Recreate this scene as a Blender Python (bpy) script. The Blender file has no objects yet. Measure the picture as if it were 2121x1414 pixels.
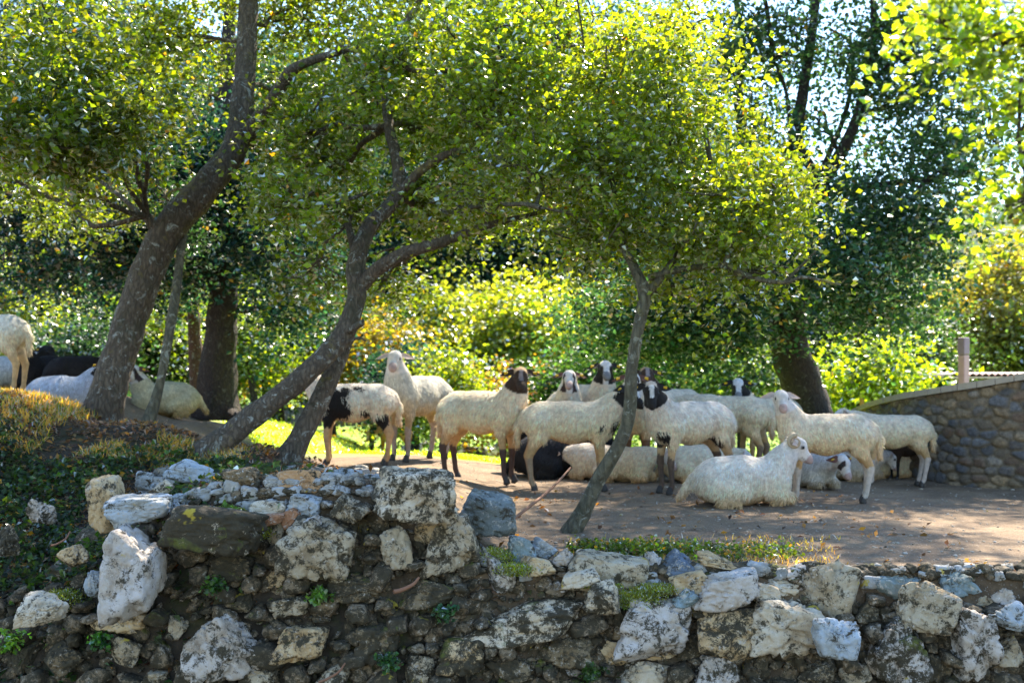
import bpy, math, random
import numpy as np
from mathutils import Vector, Matrix
R = math.radians
C = bpy.context.scene
COL = C.collection
rng = np.random.default_rng(7)
random.seed(7)

# ------------------------------------------------------------------ camera, world, sun, exposure
F = 2274.0; CX = 1060.5; HOR = 777.0; CAMH = 0.94
cam = bpy.data.cameras.new('camera'); camo = bpy.data.objects.new('camera', cam); COL.objects.link(camo)
camo.location = (0, 0, CAMH); camo.rotation_euler = (R(90), 0, 0)
cam.sensor_width = 36; cam.lens = 36 * F / 2121; cam.shift_y = (HOR - 707) / 2121
cam.clip_start = 0.1; cam.clip_end = 2000
cam.dof.use_dof = True; cam.dof.focus_distance = 5.4; cam.dof.aperture_fstop = 3.0
C.camera = camo
SUN_AZ, SUN_EL = 22.0, 50.0
w = bpy.data.worlds.new('World'); C.world = w; w.use_nodes = True
nt = w.node_tree; bg = nt.nodes['Background']
sky = nt.nodes.new('ShaderNodeTexSky'); sky.sky_type = 'NISHITA'; sky.sun_disc = False
sky.sun_elevation = R(SUN_EL); sky.sun_rotation = R(SUN_AZ); sky.dust_density = .25; sky.air_density = 1.2; sky.ozone_density = 5
nt.links.new(sky.outputs[0], bg.inputs[0]); bg.inputs[1].default_value = 0.125
sl = bpy.data.lights.new('sun', 'SUN'); sl.energy = 5.0; sl.angle = R(0.6); sl.color = (1.0, 0.90, 0.74)
so = bpy.data.objects.new('sun', sl); COL.objects.link(so)
sd = Vector((math.sin(R(SUN_AZ)) * math.cos(R(SUN_EL)), math.cos(R(SUN_AZ)) * math.cos(R(SUN_EL)), math.sin(R(SUN_EL))))
so.rotation_euler = sd.to_track_quat('Z', 'Y').to_euler(); so.location = (6, 12, 15)
C.view_settings.view_transform = 'Standard'; C.view_settings.look = 'None'
C.view_settings.gamma = 1; C.view_settings.exposure = 1.98
C.cycles.max_bounces = 7; C.cycles.diffuse_bounces = 4; C.cycles.glossy_bounces = 2
C.cycles.transmission_bounces = 4; C.cycles.transparent_max_bounces = 6
C.cycles.use_denoising = True; C.cycles.sample_clamp_indirect = 6
C.cycles.caustics_reflective = False; C.cycles.caustics_refractive = False

# ------------------------------------------------------------------ helpers
def P(px, py, Y): return np.array([(px - CX) * Y / F, Y, CAMH - (py - HOR) * Y / F])
def sst(a, b, x):
    t = np.clip((x - a) / (b - a), 0, 1); return t * t * (3 - 2 * t)
_h = rng.random((64, 64, 64)).astype(np.float32)
def vnoise(p):
    i = np.floor(p).astype(int); f = p - i; f = f * f * (3 - 2 * f)
    x0, y0, z0 = (i[..., 0] & 63), (i[..., 1] & 63), (i[..., 2] & 63); x1, y1, z1 = (x0 + 1) & 63, (y0 + 1) & 63, (z0 + 1) & 63
    fx, fy, fz = f[..., 0], f[..., 1], f[..., 2]
    a = _h[x0, y0, z0] * (1 - fx) + _h[x1, y0, z0] * fx; b = _h[x0, y1, z0] * (1 - fx) + _h[x1, y1, z0] * fx
    c = _h[x0, y0, z1] * (1 - fx) + _h[x1, y0, z1] * fx; d = _h[x0, y1, z1] * (1 - fx) + _h[x1, y1, z1] * fx
    return (a * (1 - fy) + b * fy) * (1 - fz) + (c * (1 - fy) + d * fy) * fz
def fbm(p, o=4):
    s = 0; a = .5
    for k in range(o): s = s + a * (vnoise(p * 2 ** k + 17.3 * k) - .5); a *= .55
    return s
def noise2(x, y, sc, o=3): return fbm(np.stack([x * sc, y * sc, 0 * x + 3.7], -1), o)
def mesh(name, V, Fc, mat=None, parent=None, smooth=False, col=None, link=True):
    """V (n,3); Fc: array (m,k) or list of arrays with differing k"""
    V = np.ascontiguousarray(V, dtype=np.float32)
    if isinstance(Fc, np.ndarray): Fc = [Fc]
    Fc = [f for f in Fc if len(f)]
    me = bpy.data.meshes.new(name); me.vertices.add(len(V)); me.vertices.foreach_set('co', V.ravel())
    lv = np.concatenate([f.ravel() for f in Fc]).astype(np.int32)
    cnt = np.concatenate([np.full(len(f), f.shape[1]) for f in Fc]).astype(np.int32)
    me.loops.add(len(lv)); me.loops.foreach_set('vertex_index', lv)
    me.polygons.add(len(cnt)); st = np.concatenate([[0], np.cumsum(cnt)[:-1]]).astype(np.int32)
    me.polygons.foreach_set('loop_start', st); me.polygons.foreach_set('loop_total', cnt)
    me.polygons.foreach_set('use_smooth', np.full(len(cnt), smooth))
    me.update(calc_edges=True)
    if col is not None:
        a = me.color_attributes.new('Col', 'FLOAT_COLOR', 'POINT')
        c4 = np.ones((len(V), 4), np.float32); c4[:, :3] = col; a.data.foreach_set('color', c4.ravel())
    if mat: me.materials.append(mat)
    o = bpy.data.objects.new(name, me)
    if link: COL.objects.link(o)
    if parent: o.parent = parent
    return o
def tag(o, label=None, cat=None, group=None, kind=None):
    for k, v in (('label', label), ('category', cat), ('group', group), ('kind', kind)):
        if v: o[k] = v
    return o
def empty(name, loc=(0, 0, 0), rz=0):
    o = bpy.data.objects.new(name, None); COL.objects.link(o); o.location = loc; o.rotation_euler = (0, 0, rz); o.empty_display_size = .2; return o
def box(x0, x1, y0, y1, z0, z1):
    V = np.array([[x, y, z] for z in (z0, z1) for y in (y0, y1) for x in (x0, x1)], float)
    Fq = np.array([[0, 2, 3, 1], [4, 5, 7, 6], [0, 1, 5, 4], [2, 6, 7, 3], [0, 4, 6, 2], [1, 3, 7, 5]]); return V, Fq
def join(parts):
    Vs = []; Fs = {}; n = 0
    for V, Fq in parts:
        Vs.append(V)
        for f in (Fq if isinstance(Fq, list) else [Fq]): Fs.setdefault(f.shape[1], []).append(f + n)
        n += len(V)
    return np.concatenate(Vs), [np.concatenate(f) for f in Fs.values()]

# ------------------------------------------------------------------ terrain
def terrain(X, Y):
    X = np.asarray(X, float); Y = np.asarray(Y, float)
    zf = (.43 - .24 * sst(5.5, 6.9, Y) * sst(-1.75, -1.2, X)) * sst(.05, -.75, X) + .17 * sst(-2.0, -2.6, X) + .2 * sst(-2.9, -3.5, X) 
    zb = .12 * sst(.3, -1.2, X) + .36 * sst(-2.4, -3.3, X) + .3 * sst(-3.4, -4.4, X)
    t = sst(7.6, 9.8, Y); z = zf * (1 - t) + zb * t * (1 - .9 * sst(14, 40, Y))
    z = z - .05 * sst(2, 4, X)
    D = -.072 * np.clip(Y - 11.2, 0, 46) + .02 * np.clip(Y - 60, 0, 60)
    z = z + D * (1 - .65 * sst(-3, -9, X)) * sst(10.8, 12.5, Y)
    # front: wall face on the right, earth slope on the left
    L = sst(-1.25, -1.95, X)
    slope = np.where(Y < 7.4, -(7.4 - Y) * .37, 0) * (.25 + .75 * sst(-1.6, -2.6, X))
    face = -(1.25 + .0 * X) * (1 - sst(4.98, 5.34 + .04 * np.sin(X * 1.7), Y))
    z = z + slope * L + face * (1 - .55 * sst(-2.0, -2.6, X))
    z = z + .035 * noise2(X, Y, 1.1) + .02 * noise2(X + 9, Y, 4.0)
    return z
def tz(x, y): return float(terrain(np.array([x]), np.array([y]))[0])
def ground(px, py, y0=5.3, y1=120):
    Y = np.concatenate([np.arange(y0, 20, .02), np.arange(20, y1, .2)])
    z = terrain((px - CX) * Y / F, Y); pyy = HOR + (CAMH - z) * F / Y
    k = np.nonzero(pyy <= py)[0]; k = k[0] if len(k) else -1
    return np.array([(px - CX) * Y[k] / F, Y[k], z[k]])
def gat(px, Y): X = (px - CX) * Y / F; return np.array([X, Y, tz(X, Y)])

# ------------------------------------------------------------------ materials
class M:
    def __init__(s, name):
        s.m = bpy.data.materials.new(name); s.m.use_nodes = True; s.t = s.m.node_tree; s.n = s.t.nodes
        s.out = s.n['Material Output']; s.b = s.n['Principled BSDF']
    def N(s, typ, **kw):
        n = s.n.new(typ)
        for k, v in kw.items():
            if k.startswith('_'): setattr(n, k[1:], v)
            else: n.inputs[k.replace('__', ' ')].default_value = v
        return n
    def L(s, a, b): s.t.links.new(a, b)
    def noise(s, scale, detail=4, rough=.55, vec=None, dist=0):
        n = s.N('ShaderNodeTexNoise', Scale=scale, Detail=detail, Roughness=rough, Distortion=dist)
        if vec is not None: s.L(vec, n.inputs['Vector'])
        return n.outputs['Fac']
    def ramp(s, fac, stops, interp='LINEAR'):
        r = s.n.new('ShaderNodeValToRGB'); cr = r.color_ramp; cr.interpolation = interp
        while len(cr.elements) < len(stops): cr.elements.new(.5)
        for e, (p, c) in zip(cr.elements, stops): e.position = p; e.color = (*c, 1) if isinstance(c, (tuple, list)) else (c, c, c, 1)
        s.L(fac, r.inputs[0]); return r.outputs[0]
    def mix(s, fac, a, b, typ='MIX'):
        m = s.n.new('ShaderNodeMix'); m.data_type = 'RGBA'; m.blend_type = typ
        for i, v in ((0, fac), (6, a), (7, b)):
            if hasattr(v, 'is_linked') or hasattr(v, 'links'): s.L(v, m.inputs[i])
            else: m.inputs[i].default_value = v if i == 0 else (*v, 1)
        return m.outputs[2]
    def math(s, op, a, b=0.5):
        m = s.n.new('ShaderNodeMath'); m.operation = op
        for i, v in ((0, a), (1, b)):
            if hasattr(v, 'links'): s.L(v, m.inputs[i])
            else: m.inputs[i].default_value = v
        return m.outputs[0]
    def bump(s, h, strength=.5, dist=.02):
        b = s.N('ShaderNodeBump', Strength=strength, Distance=dist); s.L(h, b.inputs['Height']); s.L(b.outputs[0], s.b.inputs['Normal']); return b
    def obj(s): return s.N('ShaderNodeTexCoord').outputs['Object']
    def pos(s): return s.N('ShaderNodeNewGeometry').outputs['Position']

def leaf_material(name, gloss=.35, trans=.55, tint=(5.0, 3.9, .5), spec=.42):
    m = M(name); m.n.remove(m.b)
    a = m.N('ShaderNodeAttribute', _attribute_name='Col').outputs['Color']
    d = m.N('ShaderNodeBsdfDiffuse'); m.L(a, d.inputs[0])
    tc = m.mix(1.0, a, tint, 'MULTIPLY')
    tr = m.N('ShaderNodeBsdfTranslucent'); m.L(tc, tr.inputs[0])
    g = m.N('ShaderNodeBsdfGlossy', Roughness=gloss); g.inputs[0].default_value = (1, 1, 1, 1)
    mx = m.N('ShaderNodeMixShader', Fac=trans); m.L(d.outputs[0], mx.inputs[1]); m.L(tr.outputs[0], mx.inputs[2])
    fr = m.N('ShaderNodeFresnel', IOR=1.45)
    m2 = m.N('ShaderNodeMixShader'); m.L(m.math('MULTIPLY', fr.outputs[0], spec), m2.inputs[0]); m.L(mx.outputs[0], m2.inputs[1]); m.L(g.outputs[0], m2.inputs[2])
    m.L(m2.outputs[0], m.out.inputs[0]); return m.m
def bark_material(name, c1, c2, lichen=(.42, .42, .36), yellow=.5, sc=1.0, moss=.4):
    m = M(name); o = m.obj()
    mp = m.N('ShaderNodeMapping'); mp.inputs['Scale'].default_value = (1, 1, .35); m.L(o, mp.inputs[0]); v = mp.outputs[0]
    n1 = m.noise(38 * sc, 5, .65, v, .6); n2 = m.noise(9 * sc, 4, .6, o)
    c = m.mix(n1, c1, c2)
    vor = m.N('ShaderNodeTexVoronoi', Scale=34 * sc, _feature='DISTANCE_TO_EDGE'); m.L(v, vor.inputs['Vector'])
    crack = m.ramp(m.math('ADD', vor.outputs[0], m.math('MULTIPLY', m.math('SUBTRACT', n1, .5), .5)), [(0, 0.6), (.25, 1)])
    c = m.mix(1.0, c, crack, 'MULTIPLY')
    l = m.ramp(m.noise(13 * sc, 6, .75, o, 1.0), [(.56, 0), (.64, 1)]); c = m.mix(l, c, lichen)
    y = m.ramp(m.noise(4.5, 5, .7, o), [(.60, 0), (.70, yellow)]); c = m.mix(y, c, (.30, .24, .03))
    g = m.ramp(m.noise(3.3, 5, .7, o, .5), [(.52, 0), (.62, moss)]); c = m.mix(g, c, (.035, .04, .012))
    m.L(c, m.b.inputs['Base Color']); m.b.inputs['Roughness'].default_value = .9
    h = m.math('ADD', m.math('MULTIPLY', crack, .6), n1); m.bump(h, 1.0, .04); return m.m
def rock_material(name):
    m = M(name); o = m.obj(); oi = m.N('ShaderNodeObjectInfo'); rnd = oi.outputs['Random']
    add = m.N('ShaderNodeVectorMath', _operation='ADD'); m.L(o, add.inputs[0])
    cb = m.N('ShaderNodeCombineXYZ'); r40 = m.math('MULTIPLY', rnd, 40.0); m.L(r40, cb.inputs[0]); m.L(r40, cb.inputs[1]); m.L(cb.outputs[0], add.inputs[1]); v = add.outputs[0]
    base = oi.outputs['Color']
    n1 = m.noise(7, 6, .65, v, .3); n2 = m.noise(60, 3, .6, v); big = m.noise(3.0, 5, .7, v, .8)
    c = m.mix(1.0, base, m.ramp(n1, [(.25, (.40, .31, .21)), (.45, (.88, .76, .60)), (.6, (1.05, 1, .93)), (.8, (1.4, 1.28, 1.1))]), 'MULTIPLY')
    c = m.mix(m.ramp(m.noise(24, 6, .8, v, .5), [(.555, 0), (.60, .8)]), c, (.46, .40, .32))      # pale lichen
    c = m.mix(m.ramp(m.noise(34, 5, .8, v, .4), [(.63, 0), (.66, .9)]), c, (.62, .57, .50))
    alpha = oi.outputs['Alpha']
    dk = m.ramp(m.math('ADD', m.noise(13, 7, .85, v, .3), m.math('MULTIPLY', alpha, .12)), [(.53, 0), (.60, 1)])
    c = m.mix(dk, c, m.mix(n2, (.020, .016, .009), (.065, .048, .02)))                              # black-brown moss
    nz = m.N('ShaderNodeSeparateXYZ'); m.L(m.N('ShaderNodeNewGeometry').outputs['Normal'], nz.inputs[0])
    up = m.math('ADD', m.math('MULTIPLY', nz.outputs[2], .10), m.math('ADD', m.math('MULTIPLY', alpha, .13), big))
    gm = m.ramp(up, [(.75, 0), (.84, 1)]); c = m.mix(gm, c, m.mix(n2, (.04, .045, .008), (.15, .15, .012)))
    ye = m.ramp(m.noise(5, 4, .7, v, .3), [(.66, 0), (.69, .9)]); c = m.mix(ye, c, (.40, .30, .03))
    m.L(c, m.b.inputs['Base Color']); m.b.inputs['Roughness'].default_value = .88
    h = m.math('ADD', m.math('MULTIPLY', n1, .8), m.math('ADD', m.math('MULTIPLY', n2, .22), m.math('MULTIPLY', gm, .3)))
    m.bump(h, .8, .03); return m.m
def terrain_material():
    m = M('ground_soil'); p = m.pos(); sx = m.N('ShaderNodeSeparateXYZ'); m.L(p, sx.inputs[0]); X, Y = sx.outputs[0], sx.outputs[1]
    n = m.noise(3, 6, .65, p); nf = m.noise(45, 5, .7, p); nm = m.noise(11, 5, .7, p)
    dirt = m.ramp(m.math('ADD', m.math('MULTIPLY', n, .6), m.math('MULTIPLY', nf, .4)), [(.3, (.078, .048, .026)), (.5, (.165, .108, .060)), (.7, (.29, .20, .115))])
    dirt = m.mix(m.ramp(m.noise(95, 2, .5, p), [(.66, 0), (.70, .8)]), dirt, (.55, .5, .43))
    gr = m.ramp(m.math('ADD', m.math('MULTIPLY', m.noise(.8, 5, .7, p), .6), m.math('MULTIPLY', m.noise(8, 5, .7, p), .4)), [(.3, (.10, .17, .018)), (.5, (.20, .32, .025)), (.65, (.36, .42, .06)), (.8, (.45, .38, .14))])
    # dirt gives way to grass past the terrace; farther back on the left
    off = m.math('ADD', Y, m.math('MULTIPLY', m.noise(.9, 5, .7, p), 3.0))
    xs = m.math('MULTIPLY', m.math('MINIMUM', m.math('ADD', X, 2.6), 0.0), 1.6)
    gf = m.ramp(m.math('MULTIPLY', m.math('SUBTRACT', m.math('ADD', off, xs), 12.6), 1.2), [(0, 0), (1, 1)])
    c = m.mix(gf, dirt, gr)
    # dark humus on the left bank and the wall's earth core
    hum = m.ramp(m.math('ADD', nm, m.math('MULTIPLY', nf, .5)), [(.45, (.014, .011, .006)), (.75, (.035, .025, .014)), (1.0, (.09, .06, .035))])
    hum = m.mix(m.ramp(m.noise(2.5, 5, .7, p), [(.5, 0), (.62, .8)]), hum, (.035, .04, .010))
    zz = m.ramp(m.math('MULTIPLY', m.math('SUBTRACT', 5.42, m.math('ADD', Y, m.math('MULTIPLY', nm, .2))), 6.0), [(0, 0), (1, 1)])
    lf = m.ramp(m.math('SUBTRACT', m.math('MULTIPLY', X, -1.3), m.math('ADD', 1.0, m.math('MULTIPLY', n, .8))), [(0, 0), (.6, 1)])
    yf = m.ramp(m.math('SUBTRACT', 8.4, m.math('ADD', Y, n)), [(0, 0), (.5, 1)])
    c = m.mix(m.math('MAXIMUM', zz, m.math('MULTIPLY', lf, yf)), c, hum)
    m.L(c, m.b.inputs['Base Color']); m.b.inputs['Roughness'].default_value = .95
    m.bump(m.math('ADD', m.math('MULTIPLY', nf, .5), nm), .7, .03); return m.m
def plain(name, col, rough=.7, nsc=20, var=.25, metal=0):
    m = M(name); n = m.noise(nsc, 5, .6, m.obj())
    m.L(m.mix(n, tuple(c * (1 - var) for c in col), tuple(min(1, c * (1 + var)) for c in col)), m.b.inputs['Base Color'])
    m.b.inputs['Roughness'].default_value = rough; m.b.inputs['Metallic'].default_value = metal; m.bump(n, .3, .01); return m.m
def wool_material(name, trans=.25):
    m = M(name); a = m.N('ShaderNodeAttribute', _attribute_name='Col').outputs['Color']
    n = m.noise(26, 4, .6, m.obj()); c = m.mix(1.0, a, m.ramp(n, [(.3, .78), (.6, 1.08)]), 'MULTIPLY')
    m.L(c, m.b.inputs['Base Color']); m.b.inputs['Roughness'].default_value = .9
    m.bump(m.noise(70, 3, .6, m.obj()), .5, .012)
    tr = m.N('ShaderNodeBsdfTranslucent'); m.L(c, tr.inputs[0]); mx = m.N('ShaderNodeMixShader', Fac=trans)
    m.L(m.b.outputs[0], mx.inputs[1]); m.L(tr.outputs[0], mx.inputs[2]); m.L(mx.outputs[0], m.out.inputs[0]); return m.m
LEAF = leaf_material('leaf'); LEAF_SHADE = leaf_material('leaf_shaded', .45, .42, (2.6, 2.6, 1.0), .2); GRASSB = leaf_material('blade', .6, .5); ROCK = rock_material('rock'); SOIL = terrain_material()  # the second leaf is a copy for unlit trees, shade put into its tint
BARK = bark_material('bark_grey', (.075, .052, .032), (.22, .165, .11)); BARKD = bark_material('bark_dark', (.03, .02, .016), (.075, .05, .035), (.12, .11, .09), .05, 1, .2)
BARKG = bark_material('bark_smooth', (.10, .085, .05), (.20, .17, .10), (.35, .34, .26), .9, .7, .5)
WOOL = wool_material('wool'); FLEECE = wool_material('fleece', .35)
EYE = plain('eye', (.01, .008, .006), .15, 10, .1); HOOF = plain('hoof', (.03, .024, .02), .6); TAGM = plain('ear_tag', (.75, .48, .02), .4, 10, .05)
HORN = plain('horn', (.42, .31, .19), .55, 60, .4)

# ------------------------------------------------------------------ ground sheets
def sheet(name, xs, ys, mat):
    X, Y = np.meshgrid(xs, ys); Z = terrain(X, Y); V = np.stack([X, Y, Z], -1).reshape(-1, 3)
    nx, ny = len(xs), len(ys); i = np.arange((ny - 1) * nx).reshape(ny - 1, nx)[:, :-1].ravel()
    return mesh(name, V, np.stack([i, i + 1, i + nx + 1, i + nx], -1), mat, smooth=True)
xs = np.concatenate([[-300, -120, -60, -30, -18, -12], np.arange(-9, 9, .07), [9, 12, 18, 30, 60, 120, 300]])
ys = np.concatenate([[-100, -30, -8, 0, 2, 3.5, 4.3], np.arange(4.7, 5.5, .025), np.arange(5.5, 16, .08), np.arange(16, 30, .4), np.arange(30, 70, 1.5), [80, 95, 120, 160, 220, 400]])
tag(sheet('ground', xs, ys, SOIL), kind='structure')
# wooded hill rising far behind
hx = np.linspace(-260, 260, 90); hy = np.linspace(95, 330, 50); HX, HY = np.meshgrid(hx, hy)
def hillz(X, Y): return -3 + 52 * sst(95, 300, Y) * (.55 + .6 * sst(20, 160, X)) * (.8 + .8 * noise2(X, Y, .012)) 
HZ = hillz(HX, HY); i = np.arange(49 * 90).reshape(49, 90)[:, :-1].ravel()
tag(mesh('hill', np.stack([HX, HY, HZ], -1).reshape(-1, 3), np.stack([i, i + 1, i + 91, i + 90], -1), plain('hill_scrub', (.035, .06, .02), .95, .3), smooth=True), kind='structure')

# ------------------------------------------------------------------ foliage and tube geometry
def leaves(centers, n, size, sig, col, jit=.25, aspect=.72, up=.6, yellow=0.0, vs=None):
    """n leaves about each centre; returns V,F,colour. A leaf is a folded rhombus of two triangles."""
    k = len(centers) * n
    if n >= 12:      # leaves strung along drooping sprays
        m = max(3, n // 9); nc = len(centers); sd0 = centers[:, None] + rng.normal(size=(nc, m, 3)) * sig * .55; sdir = rng.normal(size=(nc, m, 3)) * [1, 1, .55] - [0, 0, .12]; sdir /= np.linalg.norm(sdir, axis=2)[..., None]
        ci = np.repeat(np.arange(nc), n); si = rng.integers(0, m, k); t = rng.random((k, 1)); ln = sig * 3.0 * rng.uniform(.6, 1.3, (nc, m, 1))[ci, si]
        c = sd0[ci, si] + sdir[ci, si] * t * ln - np.array([0, 0, 1]) * t * t * ln * .28 + rng.normal(size=(k, 3)) * sig * .22
    else: c = np.repeat(centers, n, 0) + rng.normal(size=(k, 3)) * np.array([1, 1, .7]) * sig
    d = rng.normal(size=(k, 3)); d[:, 2] = d[:, 2] * .6 - .15; d /= np.linalg.norm(d, axis=1)[:, None]
    nrm = rng.normal(size=(k, 3)); nrm[:, 2] += up; s = np.cross(d, nrm); s /= np.linalg.norm(s, axis=1)[:, None] + 1e-6; nn = np.cross(s, d)
    L = size * rng.uniform(.65, 1.25, (k, 1)); W = L * aspect * .5
    V = np.stack([c, c + d * L * .5 + s * W + nn * W * .35, c + d * L, c + d * L * .45 - s * W + nn * W * .35], 1).reshape(-1, 3)
    b = np.arange(k)[:, None] * 4; Fq = np.concatenate([b + [0, 1, 2], b + [0, 2, 3]], 0)
    tint = np.exp(rng.normal(size=(k, 1)) * jit); cc = np.asarray(col)[None] * tint
    cc = cc * (1 + rng.normal(size=(k, 3)) * .08)
    ct = np.repeat(np.exp(rng.normal(size=(len(centers), 1)) * .22 + 1.1 * fbm(centers * 1.1 / max(.4, size * 12) + 7, 2)[:, None]), n, 0); cc = cc * ct
    if yellow > 0:
        y = rng.random(k) < yellow; cc[y] = np.array([.30, .17, .03]) * rng.uniform(.6, 1.3, (y.sum(), 1))
    return V, Fq, np.repeat(np.clip(cc, 0, 1), 4, 0)
def tube(pts, rad, seg=10, rough=.08, cap=True, sub=4, nsc=6.):
    """swept limb through pts (Catmull-Rom) with noisy radius"""
    pts = np.asarray(pts, float); rad = np.asarray(rad, float)
    if len(pts) > 2 and sub > 1:
        q = np.vstack([2 * pts[0] - pts[1], pts, 2 * pts[-1] - pts[-2]]); o = []; rr = []
        for i in range(1, len(q) - 2):
            for t in np.linspace(0, 1, sub, endpoint=False):
                o.append(.5 * ((2 * q[i]) + (-q[i - 1] + q[i + 1]) * t + (2 * q[i - 1] - 5 * q[i] + 4 * q[i + 1] - q[i + 2]) * t * t + (-q[i - 1] + 3 * q[i] - 3 * q[i + 1] + q[i + 2]) * t ** 3)); rr.append(rad[i - 1] * (1 - t) + rad[i] * t)
        o.append(pts[-1]); rr.append(rad[-1]); pts = np.array(o); rad = np.array(rr)
    T = np.gradient(pts, axis=0); T /= np.linalg.norm(T, axis=1)[:, None] + 1e-9
    a = np.array([1., 0, 0]) if abs(T[0][0]) < .8 else np.array([0, 1., 0]); U = []
    for t in T:
        a = a - t * a.dot(t); a /= np.linalg.norm(a); U.append(a)
    U = np.array(U); W = np.cross(T, U); th = np.arange(seg) * 2 * np.pi / seg
    D = U[:, None] * np.cos(th)[None, :, None] + W[:, None] * np.sin(th)[None, :, None]
    V = pts[:, None] + D * rad[:, None, None]
    if rough: V = V + D * (rad[:, None, None] * rough * 2.2) * (fbm(V * nsc, 3)[..., None] * 2)
    n = len(pts); V = V.reshape(-1, 3); i = np.arange(n - 1)[:, None] * seg; j = np.arange(seg)[None]; j2 = (j + 1) % seg
    Fq = [np.stack([i + j, i + j2, i + seg + j2, i + seg + j], -1).reshape(-1, 4)]
    if cap:
        V = np.vstack([V, pts[-1:] + T[-1:] * rad[-1] * .3]); k = len(V) - 1
        jj = np.arange(seg); Fq.append(np.stack([(n - 1) * seg + jj, (n - 1) * seg + (jj + 1) % seg, np.full(seg, k)], -1))
    return V, Fq
def curvy(a, b, r0, r1, bend=.12, seg=6, n=5, rough=.08):
    t = np.linspace(0, 1, n)[:, None]; L = np.linalg.norm(b - a)
    p = a + (b - a) * t + np.sin(t * np.pi) * rng.normal(size=3) * L * bend + rng.normal(size=(n, 3)) * L * .025 * np.minimum(t * 4, 1)
    return tube(p, r0 + (r1 - r0) * t[:, 0], seg, rough, sub=2)
def limb_path(a, b, bend, n=6):
    t = np.linspace(0, 1, n)[:, None]; L = np.linalg.norm(b - a)
    return a + (b - a) * t + np.sin(t * np.pi) * rng.normal(size=3) * L * bend + rng.normal(size=(n, 3)) * L * .03 * np.minimum(t * 4, 1)
def in_ellipsoid(c, r, n, shell=.45):
    d = rng.normal(size=(n, 3)); d /= np.linalg.norm(d, axis=1)[:, None]
    return c + d * (rng.random((n, 1)) ** shell) * r * (1 + .16 * rng.normal(size=(n, 1)))
def tree(name, label, cat, stems, blobs, group=None, bark=None, leafcol=(.05, .085, .018), size=.045, n=22, sig=.11, limb=.03, yellow=.006, twigs=6, attach=None, jit=.3, dens=1.7):
    """stems: list of [(px,py,Y,width_px),...] given in view measure, or world points with w<0; blobs: (px,py,Y,rx_px,rz_px,ry_m,count)"""
    st = []
    for s in stems:
        pts = [P(a, b, Y) for a, b, Y, _ in s]; rd = [wd * Y / F / 2 for _, _, Y, wd in s]; st.append((np.array(pts), np.array(rd)))
    base = st[0][0][0].copy(); root = empty(name, base); tag(root, label, cat, group)
    tp = [tube(p - base, r, 26 if k == 0 and base[1] < 9 else 12, .075 if base[1] < 9 else .10, sub=12 if base[1] < 9 else 6, nsc=8. if base[1] < 9 else 6.) for k, (p, r) in enumerate(st)]
    # root flare
    V, Fq = join(tp); f = np.exp(-np.clip(V[:, 2:3], 0, 9) / (.10 + st[0][1][0])) ; d = V * np.array([1, 1, 0]); V = V + d * f * .13 * (1 + 1.4 * np.sin(np.arctan2(V[:, 1:2], V[:, 0:1]) * 5 + base[0]))
    mesh('trunk', V, Fq, bark or BARK, root, True)
    nodes = np.vstack([p[(1 if len(p) > 2 and k == 0 else 0):] for k, (p, _) in enumerate(st)])
    br = []; cen = []
    for (px, py, Y, rx, rz, ry, cnt) in blobs:
        cnt = int(cnt * dens)
        c = P(px, py, Y); r = np.array([rx * Y / F, ry, rz * Y / F]); 
        cs = in_ellipsoid(c, r, cnt, .5)
        if py < -200: cs = in_ellipsoid(c, r, int(cnt * 4.0), .5); cs = cs[fbm(cs * .72 + 31, 2) > .035]  # clumps above the view, thinned into holes to dapple the ground
        elif cnt > 12: cs = cs[fbm(cs * (1.1 / max(.5, float(r.min()))) + 31, 2) > -.12]
        cen.append(cs)
        a = nodes[np.argmin(np.linalg.norm(nodes - (c - np.array([0, 0, .4 * r[2]])), axis=1))]
        if limb and len(cs):
            path = limb_path(a - base, c - base, .1); br = [tube(path, np.linspace(limb, limb * .45, len(path)), 7, .08, sub=2)]
            for q in cs[:twigs * (2 if base[1] < 9 else 1)]: j = rng.integers(len(path) // 2, len(path)); br.append(tube(limb_path(path[j], q - base, .12, 4), np.linspace(limb * .42, .006, 4), 5, 0, sub=2))
            mesh('branch', *join(br), bark or BARK, root, True)
    cen = np.vstack(cen); V, Fq, cc = leaves(cen - base, int(n * 1.45), size * 1.08, sig, leafcol, jit, yellow=yellow)
    mesh('crown', V, Fq, LEAF_SHADE if leafcol[0] < .04 else LEAF, root, False, cc); return root

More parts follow.
